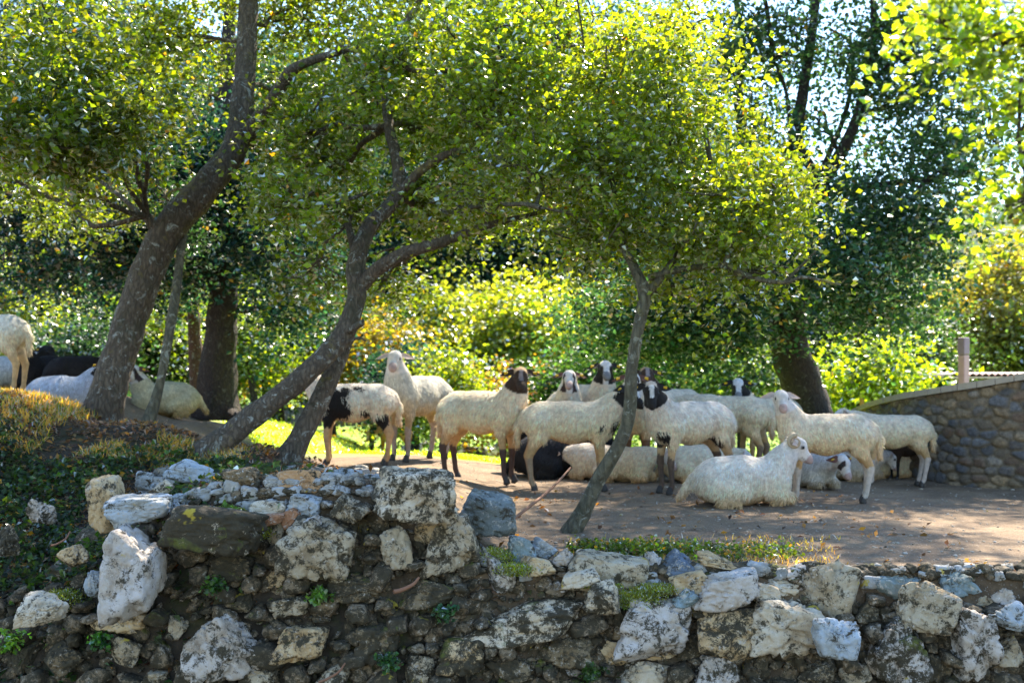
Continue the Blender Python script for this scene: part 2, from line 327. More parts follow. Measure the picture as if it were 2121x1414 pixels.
# ------------------------------------------------------------------ sheep: one smooth skin from blended limbs (surface nets)
def surfnet(S, org, h):
    ins = S < 0
    c = ins[:-1, :-1, :-1].astype(np.int8)
    tot = sum(ins[i:S.shape[0] - 1 + i, j:S.shape[1] - 1 + j, k:S.shape[2] - 1 + k].astype(np.int8) for i in (0, 1) for j in (0, 1) for k in (0, 1))
    act = np.argwhere((tot > 0) & (tot < 8)); idx = -np.ones(tot.shape, int); idx[tuple(act.T)] = np.arange(len(act))
    acc = np.zeros((len(act), 3)); cnt = np.zeros(len(act))
    cor = [(i, j, k) for i in (0, 1) for j in (0, 1) for k in (0, 1)]
    for a in cor:
        for ax in range(3):
            if a[ax]: continue
            b = list(a); b[ax] = 1
            sa = S[tuple((act + a).T)]; sb = S[tuple((act + b).T)]; m = (sa < 0) != (sb < 0)
            t = np.where(m, sa / (sa - sb + 1e-12), 0); p = act + np.array(a) + 0.0; p[:, ax] += t
            acc[m] += p[m]; cnt[m] += 1
    V = acc / cnt[:, None] * h + org; Fq = []
    for ax in range(3):
        o1, o2 = [x for x in range(3) if x != ax]
        sl0 = [slice(1, -1)] * 3; sl1 = [slice(1, -1)] * 3; sl0[ax] = slice(0, -1); sl1[ax] = slice(1, None)
        A = ins[tuple(sl0)]; B = ins[tuple(sl1)]
        for flip in (0, 1):
            e = np.argwhere((A & ~B) if not flip else (~A & B)); 
            off = np.ones(3, int); off[ax] = 0; e = e + off
            q = []
            for d1, d2 in ((0, 0), (-1, 0), (-1, -1), (0, -1)):
                c = e.copy(); c[:, o1] += d1; c[:, o2] += d2; q.append(idx[tuple(c.T)])
            q = np.stack(q, 1); par = (ax == 1)
            if bool(flip) != par: q = q[:, ::-1]
            Fq.append(q)
    return V, np.concatenate(Fq)
def rcone(p, a, b, ra, rb):
    """distance to a cone-ish capsule a..b with radii ra..rb"""
    a = np.asarray(a, float); b = np.asarray(b, float); ab = b - a; t = np.clip(((p - a) @ ab) / (ab @ ab + 1e-9), 0, 1)
    return np.linalg.norm(p - a - t[..., None] * ab, axis=-1) - (ra + (rb - ra) * t)
def build_skin(prims, h):
    lo = np.min([np.minimum(np.array(a) - max(ra, rb), np.array(b) - max(ra, rb)) for a, b, ra, rb, k in prims], 0) - .05
    hi = np.max([np.maximum(np.array(a) + max(ra, rb), np.array(b) + max(ra, rb)) for a, b, ra, rb, k in prims], 0) + .05
    n = np.ceil((hi - lo) / h).astype(int) + 1; S = np.full(n, 1., np.float32)
    for a, b, ra, rb, k in prims:
        a = np.array(a, float); b = np.array(b, float); mg = max(ra, rb) + k + .03
        i0 = np.maximum(((np.minimum(a, b) - mg - lo) / h).astype(int), 0); i1 = np.minimum(((np.maximum(a, b) + mg - lo) / h).astype(int) + 2, n)
        g = np.stack(np.meshgrid(*[lo[q] + h * np.arange(i0[q], i1[q]) for q in range(3)], indexing='ij'), -1)
        d = rcone(g, a, b, ra, rb); sl = tuple(slice(i0[q], i1[q]) for q in range(3)); s = S[sl]
        u = np.clip(.5 + .5 * (s - d) / k, 0, 1); S[sl] = s * (1 - u) + d * u - k * u * (1 - u)
    return surfnet(S, lo, h)
def unit(v): v = np.asarray(v, float); return v / np.linalg.norm(v)
WHITE = (.76, .68, .60); CREAM = (.80, .67, .53); TAN = (.58, .44, .28); DARK = (.018, .014, .012); BROWN = (.055, .030, .018); PINK = (.60, .43, .36); GREYB = (.50, .50, .52)
def sheep(label, g, Y=None, heading=0, s=1., head=None, pitch=-28, pose='stand', fleece=CREAM, face='white', legs=None, patches=(), horns=False, ears=None, tags=True, neck=58, yawmix=.4,
          group='sheep of the flock under the trees', h=.0125, tufts=11000, stance=0, lift=0, name='sheep', simple=False, belly=None, length=1., knees=None, necklen=1., tuftlen=1.):
    """g: (px,py) pixel where its middle stands, or 3D point. heading 0 = right, 90 = away. head: world yaw of the face (-90 = to camera)"""
    loc = ground(*g) if Y is None else gat(g[0], Y)
    root = empty(name, loc + np.array([0, 0, lift]), R(heading)); root.scale = (s, s, s); tag(root, label, 'sheep', group)
    r2 = np.random.default_rng(abs(hash(label)) % 1000 if False else sum(map(ord, label)))
    hy = 0 if head is None else math.radians((head - heading + 180) % 360 - 180)
    if pose == 'stand': s = s * .93
    root.scale = (s, s, s)
    def lift_(V_):
        if pose != 'stand': return V_
        V_ = np.array(V_, float); z = V_[:, 2]; V_[:, 2] = np.where(z < .36, z * 1.28, z + .1008); return V_
    lg = length; J = lambda q=.015: r2.uniform(-q, q)
    if pose == 'stand':
        zt = .50; nb = np.array([.30 * lg, 0, .58])
        pr = [((.22 * lg, 0, .515), (.02, 0, .505), .155, .165, .07), ((.02, 0, .505), (-.24 * lg, 0, .525), .165, .150, .07), ((.24 * lg, 0, .585), (-.22 * lg, 0, .60), .085, .088, .08),
              ((.27 * lg, 0, .46), (.30 * lg, 0, .54), .12, .115, .07), ((-.28 * lg, 0, .51), (-.33 * lg, 0, .54), .125, .10, .06)]
        tail = [((-.37 * lg, 0, .58), (-.425 * lg, 0, .48), .03, .036, .03), ((-.425 * lg, 0, .48), (-.43 * lg, 0, .31), .036, .022, .03)]
        feet = []
        for i, (sx, sy) in enumerate(((1, 1), (1, -1), (-1, 1), (-1, -1))):
            st = stance * (1 if sy > 0 else -1) * (1 if sx > 0 else -1)
            if sx > 0:
                x = .25 * lg; fx = x + .015 + st + J(); kx = x + .02 + st * .6; y = .085 * sy
                pr += [((x - .02, y, .48), (x, y, .37), .078, .048, .045), ((x, y, .37), (kx, y, .22), .045, .029, .03), ((kx, y, .21), (fx, y, .06), .029, .0195, .02), ((fx, y, .06), (fx + .022, y, .022), .021, .025, .015)]
            else:
                x = -.27 * lg; fx = x - .05 + st + J(); y = .09 * sy
                pr += [((x, y * .8, .49), (x + .02, y, .40), .12, .078, .05), ((x + .02, y, .40), (x - .075 + st * .6, y, .245), .066, .032, .035), ((x - .075 + st * .6, y, .235), (fx, y, .07), .032, .0215, .02), ((fx, y, .07), (fx + .025, y, .022), .022, .026, .015)]
            feet.append((fx + .028, y, .0))
    else:
        nb = np.array([.27 * lg, 0, .30])
        pr = [((.20 * lg, 0, .20), (.0, 0, .205), .165, .20, .08), ((.0, 0, .205), (-.22 * lg, 0, .20), .20, .18, .08), ((.2 * lg, 0, .28), (-.18 * lg, 0, .30), .09, .10, .08), ((.26 * lg, 0, .20), (.27 * lg, 0, .30), .13, .10, .08)]
        tail = [((-.36 * lg, .03, .22), (-.46 * lg, .06, .07), .05, .03, .04)]
        for sy in (1, -1):
            pr += [((.20 * lg, .10 * sy, .12), (.36 * lg, .10 * sy, .075), .07, .042, .05), ((.36 * lg, .10 * sy, .07), (.22 * lg, .12 * sy, .035), .036, .026, .03),
                   ((-.20 * lg, .13 * sy, .14), (-.04 * lg, .20 * sy, .12), .11, .065, .06), ((-.04 * lg, .20 * sy, .10), (-.20 * lg, .22 * sy, .035), .05, .028, .04), ((-.20 * lg, .22 * sy, .035), (-.06 * lg, .25 * sy, .025), .028, .022, .03)]
        feet = [(.21 * lg, .12, 0), (.21 * lg, -.12, 0), (-.05 * lg, .25, 0), (-.05 * lg, -.25, 0)]
    ny = hy * yawmix; el = math.radians(neck)
    nd = unit([math.cos(ny) * math.cos(el), math.sin(ny) * math.cos(el), math.sin(el)]); O = nb + nd * .30 * necklen
    pr += [(nb - nd * .06, nb + nd * .12, .135, .105, .09), (nb + nd * .10, O - nd * .02, .105, .070, .06)]
    pi_ = math.radians(pitch); f = np.array([math.cos(hy) * math.cos(pi_), math.sin(hy) * math.cos(pi_), math.sin(pi_)])
    sd_ = unit(np.cross([0, 0, 1], f)); u = np.cross(f, sd_); HP = lambda a, b, c: O + f * a * 1.08 + sd_ * b * 1.03 + u * c * 1.03
    hk = .03
    pr += [(HP(.0, 0, .01), HP(.05, 0, .025), .064, .058, hk), (HP(.04, 0, .012), HP(.165, 0, -.022), .052, .034, .025), (HP(.165, 0, -.022), HP(.185, 0, -.03), .034, .030, .02),
           (HP(.01, 0, -.035), HP(.15, 0, -.05), .046, .024, .03), (HP(.055, .032, .022), HP(.075, .036, .018), .024, .020, .012), (HP(.055, -.032, .022), HP(.075, -.036, .018), .024, .020, .012)]
    pr += tail
    if simple: h = .022
    V, Fq = build_skin(pr, h)
    nskin = len(V)
    # ears: cupped leaf shapes grown out of the skull
    ear = []; ns, nl = 7, 9
    for sy in (1, -1):
        a0 = HP(-.012, .050 * sy, .030); drop = {'droop': -.55, 'up': .35}.get(ears, -.16); ed = unit(sd_ * sy + u * drop - f * .10); en = unit(np.cross(ed, f)) ; ew = unit(np.cross(en, ed)) 
        for side in (0, 1):
            t = np.linspace(0, 1, nl)[:, None]; q = np.linspace(-1, 1, ns)[None]
            wd = .036 * np.sin(np.clip(t, 0, 1) ** .75 * np.pi * .93 + .22) * (1 - .25 * t); L_ = .138 * t
            cup = (q ** 2) * .016 * np.sin(t * np.pi) 
            E = a0 + ed * L_[..., None] + ew * (q * wd)[..., None] * .95 + f * (cup + .0 * t)[..., None] + u * ((-.45 * q * wd) + (-.03 * t ** 2))[..., None] - f * (.006 * side)
            i = (np.arange(nl - 1)[:, None] * ns + np.arange(ns - 1)[None]).ravel(); ff = np.stack([i, i + 1, i + ns + 1, i + ns], 1); ear.append((E.reshape(-1, 3), ff if side else ff[:, ::-1]))
    Ve, Fe = join(ear); neb = len(V); 
    V = np.vstack([V, Ve]); Fq = np.vstack([Fq, Fe[0] + neb])
    # ---- colours from body and head coordinates
    rel = V - O; a, b, c = rel @ f, rel @ sd_, rel @ u; ab = np.abs(b)
    N1 = fbm(V * 9 + 5, 3); N2 = fbm(V * 30, 3)
    col = np.tile(np.array(fleece), (len(V), 1)).astype(float); col *= (1 + .25 * N1[:, None])
    dirt = sst(.42, .26, V[:, 2]) if pose == 'stand' else sst(.16, .04, V[:, 2]); col = col * (1 - .45 * dirt[:, None] * np.array([.6, .9, 1.3]))
    warm = sst(.66, .40, V[:, 2]) if pose == 'stand' else sst(.36, .12, V[:, 2]); col = col * (1 - warm[:, None] * np.array([.03, .10, .26]))
    isear = np.zeros(len(V), bool); isear[nskin:] = True
    headm = ((np.linalg.norm(rel - np.outer(a, f) * 0, axis=1) < .30) & (a > -.03) & ((V - nb) @ nd > .17 * necklen)) | isear
    FC = {'white': (.74, .67, .60), 'black': DARK, 'blackeye': (.74, .70, .68), 'blaze': DARK, 'brown': BROWN, 'eyepatch': (.74, .68, .63), 'whitebrown': (.74, .66, .60)}[face]
    def setc(mask, cc, k=1.): col[mask] = col[mask] * (1 - k) + np.array(cc) * k
    setc(headm, FC)
    nose = (a > .165) & headm & ~isear
    if face in ('white', 'whitebrown', 'blackeye', 'eyepatch'): setc(nose, (.45, .28, .24) if face != 'blackeye' else (.10, .10, .11), .8)
    if face == 'blackeye': setc(headm & ~isear & (a > -.02) & (a < .16) & (ab > .026 + .012 * N2) & (c < .05), DARK)
    if face == 'eyepatch': setc(headm & ~isear & (a > .045) & (a < .10) & (ab > .036), (.05, .03, .03))
    if face == 'blaze': setc(headm & ~isear & (ab < .020 + .02 * N2 - .06 * (a - .08)) & (a > -.02) & (a < .145), (.72, .70, .68)); setc(headm & ~isear & (a < .04) & (c > .055), (.5, .42, .34))
    if face == 'brown': setc(headm & ~isear & (ab < .018) & (a > .05) & (a < .15) & (c > -.01), (.30, .24, .24)); setc(headm & ~isear & (c > .045) & (a < .065), (.46, .30, .16))
    if face == 'whitebrown': setc(headm & ~isear & (ab > .04) & (a < .08), (.45, .27, .19), .6)
    ec = {'white': (.60, .46, .38), 'whitebrown': (.30, .12, .07), 'eyepatch': (.14, .06, .045), 'blackeye': DARK, 'black': DARK, 'blaze': DARK, 'brown': BROWN}[face]; setc(isear, ec)
    eyeS = headm & ~isear & (np.linalg.norm(np.stack([a - .068, ab - .05, c - .02], 1), axis=1) < .020); setc(eyeS, (.02, .015, .012), .8)
    mouth = headm & ~isear & (a > .12) & (np.abs(c + .052 + .15 * (a - .15)) < .005); setc(mouth, (.12, .07, .06), .7)
    nost = headm & ~isear & (np.linalg.norm(np.stack([a - .205, ab - .014, c + .02], 1), axis=1) < .011); setc(nost, (.02, .015, .015), .9)
    lowleg = ~headm & ~isear & (V[:, 2] < (.30 if pose == 'stand' else .0)) & ((np.abs(V[:, 0]) > .10)) & ~((V[:, 0] < -.40 * lg) & (np.abs(V[:, 1]) < .05))
    if legs is not None: setc(lowleg & (V[:, 2] + .1 * N1 < (knees or .26)), legs)
    hoofm = (V[:, 2] < .035) & (pose == 'stand'); setc(hoofm, (.03, .022, .018), .9)
    for (x, y, z, r, pc) in patches:
        dd = np.linalg.norm((V - np.array([x, y, z])) * np.array([1, .8, 1]), axis=1) + .10 * N1 + .04 * N2; setc((dd < r) & ~headm, pc)
    V[:nskin] += 0
    body = mesh('body', lift_(V), Fq, WOOL, root, True, col)
    # ---- fleece: locks of wool lying down and back over the skin
    if tufts:
        tri = Fq[:, :3]; p0, p1, p2 = V[Fq[:, 0]], V[Fq[:, 1]], V[Fq[:, 3]]; nr = np.cross(V[Fq[:, 2]] - p0, V[Fq[:, 3]] - V[Fq[:, 1]]); ar = np.linalg.norm(nr, axis=1) / 2; nr = nr / (2 * ar[:, None] + 1e-12)
        cf = V[Fq].mean(1); ok = ~headm[Fq[:, 0]] & ~isear[Fq[:, 0]] & (cf[:, 2] > ((.345 if pose == 'stand' else .015)))
        pr_ = ar * ok; pr_ /= pr_.sum(); k = r2.choice(len(Fq), tufts, p=pr_)
        if nr[np.argmax(cf[:, 2] * ok)][2] < 0: nr = -nr
        N = nr[k]; fq = Fq[k]; wts = r2.dirichlet([1] * 4, tufts); base = (V[fq] * wts[..., None]).sum(1) - N * .006
        dn = np.array([-.25, 0, -1.]) + r2.normal(size=(tufts, 3)) * .28; tg = dn - N * (dn * N).sum(1)[:, None]; tg /= np.linalg.norm(tg, axis=1)[:, None] + 1e-6
        up_ = np.clip(N[:, 2:3], 0, 1); ln = r2.uniform(.035, .08, (tufts, 1)) * (1 - .35 * up_) * (1 - .4 * np.clip(-N[:, 2:3], 0, 1)) * tuftlen
        dr = unit_rows(tg + N * (.10 + r2.uniform(0, .24, (tufts, 1)))); sdv = np.cross(dr, N); sdv /= np.linalg.norm(sdv, axis=1)[:, None] + 1e-6; wd = r2.uniform(.0028, .0065, (tufts, 1))
        mid = base + dr * ln * .55; tip = mid + unit_rows(tg + N * .05) * ln * .55
        TV = np.stack([base - sdv * wd, base + sdv * wd, mid + sdv * wd * .7, mid - sdv * wd * .7, tip], 1).reshape(-1, 3); q = np.arange(tufts)[:, None] * 5
        tc = col[fq[:, 0]] * 1.1 * (1 + .35 * fbm(base * 14 + 3, 3)[:, None]) * np.exp(r2.normal(size=(tufts, 1)) * .14) * 1.08
        mesh('fleece', lift_(TV), [q + [0, 1, 2, 3], q + [3, 2, 4]], FLEECE, root, True, np.repeat(np.clip(tc, 0, .88), 5, 0))
    def ball(nm, ctr, r, mat, sc=(1, 1, 1)):
        V_, F_ = ICO2; return mesh(nm, lift_(V_ * r * np.array(sc) + ctr), F_, mat, root, True)
    if not simple:
        for sy in (1, -1):
            ball('eye', HP(.072, .0525 * sy, .021), .0125, EYE)
            if tags and sy * (1 if r2.random() < .7 else -1) > -2 and face != 'white':
                e0 = HP(-.012, .05 * sy, .03) + unit(sd_ * sy + u * -.08 - f * .1) * .075 + f * .012 - u * .012
                bv, bf = box(-.003, .003, -.016, .016, -.013, .013); Rm = np.stack([f, sd_, u], 0); mesh('ear_tag', lift_(bv @ Rm + e0), bf, TAGM, root)
        if pose == 'stand':
            for ft in feet:
                for cl in (-1, 1): pass
                bv, bf = tube([(ft[0] - .012, ft[1], .045), (ft[0] - .002, ft[1], .02), (ft[0] + .004, ft[1], -.004)], [.022, .029, .033], 8, 0, sub=2); mesh('hoof', lift_(bv), bf, HOOF, root, True)
    if horns:
        for sy in (1, -1):
            t = np.linspace(0, 1, 30); th = t * 2 * np.pi * 1.08 + 1.9; rr_ = .056 - .026 * t
            ctr = HP(.0, .060 * sy, .015); pts = ctr + np.outer(np.cos(th) * rr_ + -.012, f) + np.outer(np.sin(th) * rr_, u) + np.outer((.0 + .055 * t) * sy, sd_)
            hv, hf = tube(pts, .019 * (1 - t) ** .7 + .003, 10, 0, sub=1); 
            mesh('horn', lift_(hv), hf, HORN, root, True)
    return root
def unit_rows(a): return a / (np.linalg.norm(a, axis=1)[:, None] + 1e-9)
def ico(sub):
    import bmesh
    bm = bmesh.new(); bmesh.ops.create_icosphere(bm, subdivisions=sub, radius=1); V = np.array([v.co[:] for v in bm.verts]); Fq = np.array([[v.index for v in f.verts] for f in bm.faces]); bm.free(); return V, Fq
ICO2 = ico(2); ICO3 = ico(3); ICO4 = ico(5)

# ------------------------------------------------------------------ rocks and the dry stone wall
def rock_shape(wd, dp, ht, seed, sub=4, facets=11, sharp=22, noise=.17, boxy=False):
    r2 = np.random.default_rng(seed); V, Fq = ICO4 if sub >= 4 else ICO3
    n = unit_rows(r2.normal(size=(facets, 3)) * np.array([1, .8, 1])); n = np.vstack([n, [[0, 0, -1]], [[0, -1, .15]]]); d = r2.uniform(.62, 1.0, len(n))
    if boxy:
        n = unit_rows(np.array([[1, 0, .08], [-1, 0, .1], [.1, 0, 1], [0, .1, -1], [0, -1, .12], [0, 1, 0], [.6, -.5, .7], [-.7, -.3, .6], [.5, -.6, -.6]]) + r2.normal(size=(9, 3)) * .17); d = np.array([.78, .78, .74, .74, .76, .8, 1.02, 1.02, 1.05]) * r2.uniform(.93, 1.05, 9)
    inv = (np.clip(V @ n.T, 0, None) / d) ** sharp; r = 1 / (inv.sum(1) ** (1 / sharp) + .12)
    r = r * (1 + noise * 1.6 * fbm(V * 1.7 + seed * 3.1, 5) - .16 * np.clip(.07 - np.abs(fbm(V * 1.9 + seed * 1.7, 4)), 0, 1) / .07 * noise / .13 + .10 * fbm(V * 7 + seed, 3))
    r = r * (1 - .03 * np.round(4 * fbm(V * 1.3 + seed * 2.3, 2)))
    P_ = V * r[:, None]; P_ = P_ / (np.abs(P_).max(0)[None]) * np.array([wd, dp, ht]) / 2; return P_, Fq
SKYLIT = (.30, .35, .41); LIL = (.40, .375, .36); GRY = (.33, .285, .21); TANR = (.42, .32, .19); PALE = (.46, .41, .33); TEAL = (.17, .23, .26); RUST = (.30, .16, .09); DKG = (.16, .125, .075); ORG = (.42, .27, .15)  # the first, bluish tone has sky light's tint put into the stone colour
def stone(px, py, wpx, hpx, rot, colr, moss, label, Y=None, seed=0, name='stone', parent=None, dpf=None, sub=4, cat='stone', group='loose stones lying along the wall top', sink=0, **kw):
    if Y is None: Y = 4.93 + .38 * sst(1330, 1060, py)
    wd = wpx * Y / F; ht = hpx * Y / F; dp = dpf or min(max(wd, ht) * .85, max(.16, min(wd, ht) * 1.25))
    V, Fq = rock_shape(wd * 1.06, dp, ht * 1.08, seed or int(px * 7 + py * 13), sub, **kw)
    if px > 1060: wpx *= 1.1; hpx *= 1.1; V = V * 1.1
    hy_ = ground(px, py + (hpx * .42 if parent is None else hpx * .1), 4.6)[1]
    Y = (min(Y, hy_ + .05) if parent is None else hy_) - dp * (.30 if parent is None else .30)
    dp *= 1.15; c = P(px, py, Y + dp * .12); a = math.radians(rot); Rm = np.array([[math.cos(a), 0, -math.sin(a)], [0, 1, 0], [math.sin(a), 0, math.cos(a)]])
    V = V @ Rm.T
    o = mesh(name, V, Fq, ROCK, parent, True); o.location = c; o.color = (*[min(.62, v_ * 1.22) for v_ in colr], moss)
    if parent is None: tag(o, label, cat, group)
    return o
wall = empty('dry_stone_wall', (0, 5, 0)); tag(wall, 'low dry stone retaining wall of mossy lichened limestone running across the whole foreground', 'stone wall')
L_ = [ # loose stones on the wall top: px,py,w,h,rot,colour,moss,label,Y
 (217, 1039, 70, 118, 6, TANR, .1, 'upright tan slab with a notched top standing at the left end of the rubble', 5.35),
 (292, 1050, 128, 70, 4, SKYLIT, .0, 'large smooth pale blue slab balanced on the fissured white block', 5.1),
 (272, 1185, 122, 190, 2, LIL, .0, 'tall pale lilac block with deep vertical cracks under the blue slab', 4.95),
 (397, 981, 98, 48, -14, SKYLIT, .0, 'pale blue wedge of rock highest on the left rubble heap', 5.7),
 (295, 997, 50, 42, 0, SKYLIT, .2, 'small blue stone with a sprig beside it right of the upright tan slab', 5.55),
 (342, 1012, 48, 36, 8, PALE, .0, 'rounded cream pebble behind the big blue slab', 5.4),
 (376, 1031, 54, 22, 0, SKYLIT, .0, 'flat little blue chip right of the rounded cream pebble', 5.3),
 (366, 1054, 32, 32, 20, SKYLIT, .0, 'small blue lump just right of the end of the balanced slab', 5.2),
 (503, 990, 84, 40, 0, DKG, .2, 'low grey brown stone with sunlit moss behind the left rubble', 5.65),
 (482, 1012, 68, 30, 5, GRY, .0, 'flat greyish tan stone in front of the low grey brown one', 5.45),
 (475, 1034, 44, 28, 0, TANR, .0, 'small tan cobble above the moss topped boulder', 5.3),
 (556, 1049, 74, 28, 3, PALE, .0, 'flat cream slab lying left of the square tan and blue stone', 5.25),
 (563, 1075, 60, 24, 8, RUST, .0, 'thin rust brown slab under the flat cream one', 5.15),
 (440, 1096, 205, 92, -4, PALE, 1.5, 'broad moss topped boulder with pale edges below the left rubble', 5.05),
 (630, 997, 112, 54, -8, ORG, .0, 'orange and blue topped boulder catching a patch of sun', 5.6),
 (634, 1046, 76, 46, -4, SKYLIT, .0, 'squarish stone with a blue top and tan front', 5.25),
 (601, 1068, 42, 38, 30, RUST, .0, 'reddish brown angular stone left of the squarish blue topped one', 5.18),
 (650, 1081, 56, 28, 0, LIL, .2, 'lilac grey stone tucked under the squarish blue topped one', 5.1),
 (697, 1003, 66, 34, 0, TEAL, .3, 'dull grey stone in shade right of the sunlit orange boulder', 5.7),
 (755, 1015, 36, 32, 15, SKYLIT, .0, 'small bright blue stone against the left side of the square capstone', 5.5),
 (862, 1023, 186, 108, -3, PALE, .55, 'big square capstone blotched with black moss and white lichen', 5.15),
 (718, 1052, 96, 62, 20, GRY, .6, 'dark mossy stone leaning left of the square capstone', 5.2),
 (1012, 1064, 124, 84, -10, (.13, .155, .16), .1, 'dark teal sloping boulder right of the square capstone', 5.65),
 (1078, 1140, 52, 60, 15, TEAL, .0, 'upright dark teal stone beside the mossy shoulder of the wall', 5.4),
 (1126, 1141, 54, 40, -20, SKYLIT, .0, 'bright blue flake leaning by the upright dark teal stone', 5.5),
 (1115, 1171, 72, 32, -6, TANR, .0, 'flat tan stone below the bright blue flake', 5.3),
 (1164, 1158, 42, 38, 10, LIL, .0, 'small pointed lilac stone right of the flat tan one', 5.35),
 (1222, 1152, 54, 24, -8, GRY, .0, 'low grey stone under the green weeds beside the thin tree', 5.6),
 (1203, 1196, 74, 30, 6, PALE, .0, 'flat sunlit cream slab in front of the long grey boulder', 5.25),
 (1262, 1181, 168, 68, -6, GRY, .2, 'long grey lichened boulder below the green weeds', 5.45),
 (1352, 1167, 36, 46, 20, LIL, .0, 'pointed blue lilac stone left of the dark blue block', 5.55),
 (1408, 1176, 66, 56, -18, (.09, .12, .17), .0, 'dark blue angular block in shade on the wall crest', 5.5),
 (1493, 1169, 86, 40, -6, TANR, .2, 'low tan stone behind the pale two humped boulder', 5.75),
 (1427, 1207, 70, 42, 18, TANR, .0, 'tan wedge under the dark blue angular block', 5.3),
 (1250, 1242, 72, 76, -10, PALE, .7, 'upright tan stone capped with bright moss', 5.15),
 (1500, 1224, 126, 90, -8, LIL, .0, 'pale blue white boulder with two humps', 5.25),
 (1585, 1226, 56, 34, -6, PALE, .0, 'blocky cream stone right of the two humped boulder', 5.3),
 (1420, 1243, 56, 44, 0, TEAL, .1, 'teal stone in the hollow left of the two humped boulder', 5.2),
 (1730, 1224, 156, 124, -8, GRY, .25, 'largest rounded grey boulder on the right half of the wall', 5.3),
 (1612, 1209, 76, 34, -8, PALE, .0, 'thin pale stone leaning left of the largest grey boulder', 5.45),
 (1636, 1219, 42, 28, 0, SKYLIT, .0, 'small vivid blue stone beside the largest grey boulder', 5.5),
 (1660, 1189, 64, 38, 0, LIL, .0, 'lilac rock just behind the largest grey boulder', 5.7),
 (1733, 1326, 86, 88, 6, SKYLIT, .0, 'smooth rounded blue white boulder below the largest grey one', 5.0),
 (1928, 1263, 112, 100, -6, GRY, .2, 'rounded speckled boulder right of the mossy gap', 5.15),
 (1862, 1216, 110, 46, 4, TEAL, .0, 'long low teal stone on the crest right of the largest grey boulder', 5.55),
 (1966, 1208, 94, 52, 0, TEAL, .1, 'dull teal rock behind the rounded speckled boulder', 5.6),
 (2082, 1236, 60, 34, -6, LIL, .0, 'small lilac stone near the right edge on the crest', 5.45),
 (2036, 1246, 46, 30, 0, GRY, .0, 'small grey stone left of the last lilac one', 5.45),
 (2092, 1290, 100, 84, -8, SKYLIT, .2, 'blue grey boulder at the right end of the wall', 5.15),
 (190, 1213, 70, 60, 8, SKYLIT, .2, 'blue and tan stone left of the tall cracked block', 5.05),
 (157, 1150, 74, 42, 22, TANR, .3, 'tilted tan stone on the bank above the blue and tan one', 5.25),
 (87, 1268, 130, 84, 12, PALE, .1, 'bright white and lilac rock lowest on the left bank', 4.85),
 (80, 1062, 66, 56, 0, LIL, .5, 'half buried purple grey rock on the leafy bank', 5.75),
 (12, 1130, 64, 84, 0, GRY, .8, 'mossy half buried rock at the left edge of the bank', 5.4),
 (1940, 1181, 30, 14, 0, LIL, 0, 'small flat pale stone lying on the dirt behind the right rocks', None),
]
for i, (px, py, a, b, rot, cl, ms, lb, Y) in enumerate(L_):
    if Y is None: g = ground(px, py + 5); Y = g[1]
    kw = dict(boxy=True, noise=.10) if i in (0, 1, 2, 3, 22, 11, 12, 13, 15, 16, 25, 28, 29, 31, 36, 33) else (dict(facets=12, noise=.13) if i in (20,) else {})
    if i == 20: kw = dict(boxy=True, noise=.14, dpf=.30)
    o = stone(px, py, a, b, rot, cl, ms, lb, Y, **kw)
    if i == 14: o['category'] = 'stone'
W_ = [ # stones of the wall face
 (817, 1137, 74, 90, 6, GRY, .0), (886, 1100, 72, 60, 0, TANR, .3), (942, 1116, 128, 136, 0, GRY, .5), (672, 1132, 165, 122, -6, GRY, .4), (785, 1085, 60, 50, 0, DKG, .8),
 (633, 1326, 126, 90, -4, TANR, .4), (600, 1252, 96, 44, 6, GRY, .7), (1042, 1203, 118, 118, -10, LIL, .5), (890, 1232, 170, 68, 4, DKG, .9), (1100, 1290, 300, 78, 8, PALE, .7),
 (1362, 1288, 178, 118, 0, LIL, .25), (1515, 1302, 142, 110, -6, TANR, .7), (1277, 1358, 64, 60, 0, TANR, .2), (1364, 1352, 116, 38, 0, TANR, .3), (1340, 1398, 130, 66, 0, PALE, .1),
 (1485, 1388, 98, 60, 0, LIL, .4), (1180, 1352, 120, 66, 0, DKG, .6), (1190, 1392, 50, 30, 0, LIL, .1), (1626, 1292, 142, 116, -4, PALE, .1), (1850, 1348, 122, 136, 0, LIL, .8),
 (2010, 1322, 94, 156, 6, LIL, .3), (2092, 1350, 78, 66, 0, GRY, .3), (258, 1282, 122, 60, 0, TANR, .3), (265, 1358, 108, 96, 0, GRY, .6), (452, 1342, 190, 146, 4, LIL, .35),
 (385, 1236, 112, 96, 0, GRY, .9), (367, 1298, 50, 50, 0, GRY, .4), (577, 1110, 44, 66, 0, GRY, .3), (565, 1200, 56, 36, 8, TANR, .2), (1150, 1225, 150, 66, -10, LIL, .6),
 (735, 1215, 120, 60, 0, DKG, .9), (780, 1330, 100, 90, 0, DKG, 1.), (870, 1385, 90, 60, 0, GRY, .8), (960, 1350, 110, 80, 0, TANR, .9), (700, 1395, 90, 50, 0, GRY, .7),
 (540, 1400, 80, 44, 0, GRY, .6), (350, 1170, 40, 60, 0, DKG, .6), (480, 1175, 110, 60, 0, DKG, 1.), (130, 1370, 110, 90, 0, DKG, 1.), (40, 1370, 80, 90, 0, DKG, 1.2),
 (1700, 1392, 90, 50, 0, GRY, .9), (1790, 1275, 60, 60, 0, DKG, .8), (1930, 1385, 90, 60, 0, DKG, 1.), (1770, 1395, 70, 44, 0, GRY, .6), (1440, 1335, 56, 50, 0, DKG, .8), (1060, 1385, 110, 60, 0, DKG, .8), (1580, 1385, 60, 70, 0, DKG, .9), (330, 1400, 70, 40, 0, GRY, .5), (1290, 1290, 40, 60, 0, DKG, .9), (500, 1250, 70, 50, 0, DKG, .9)]
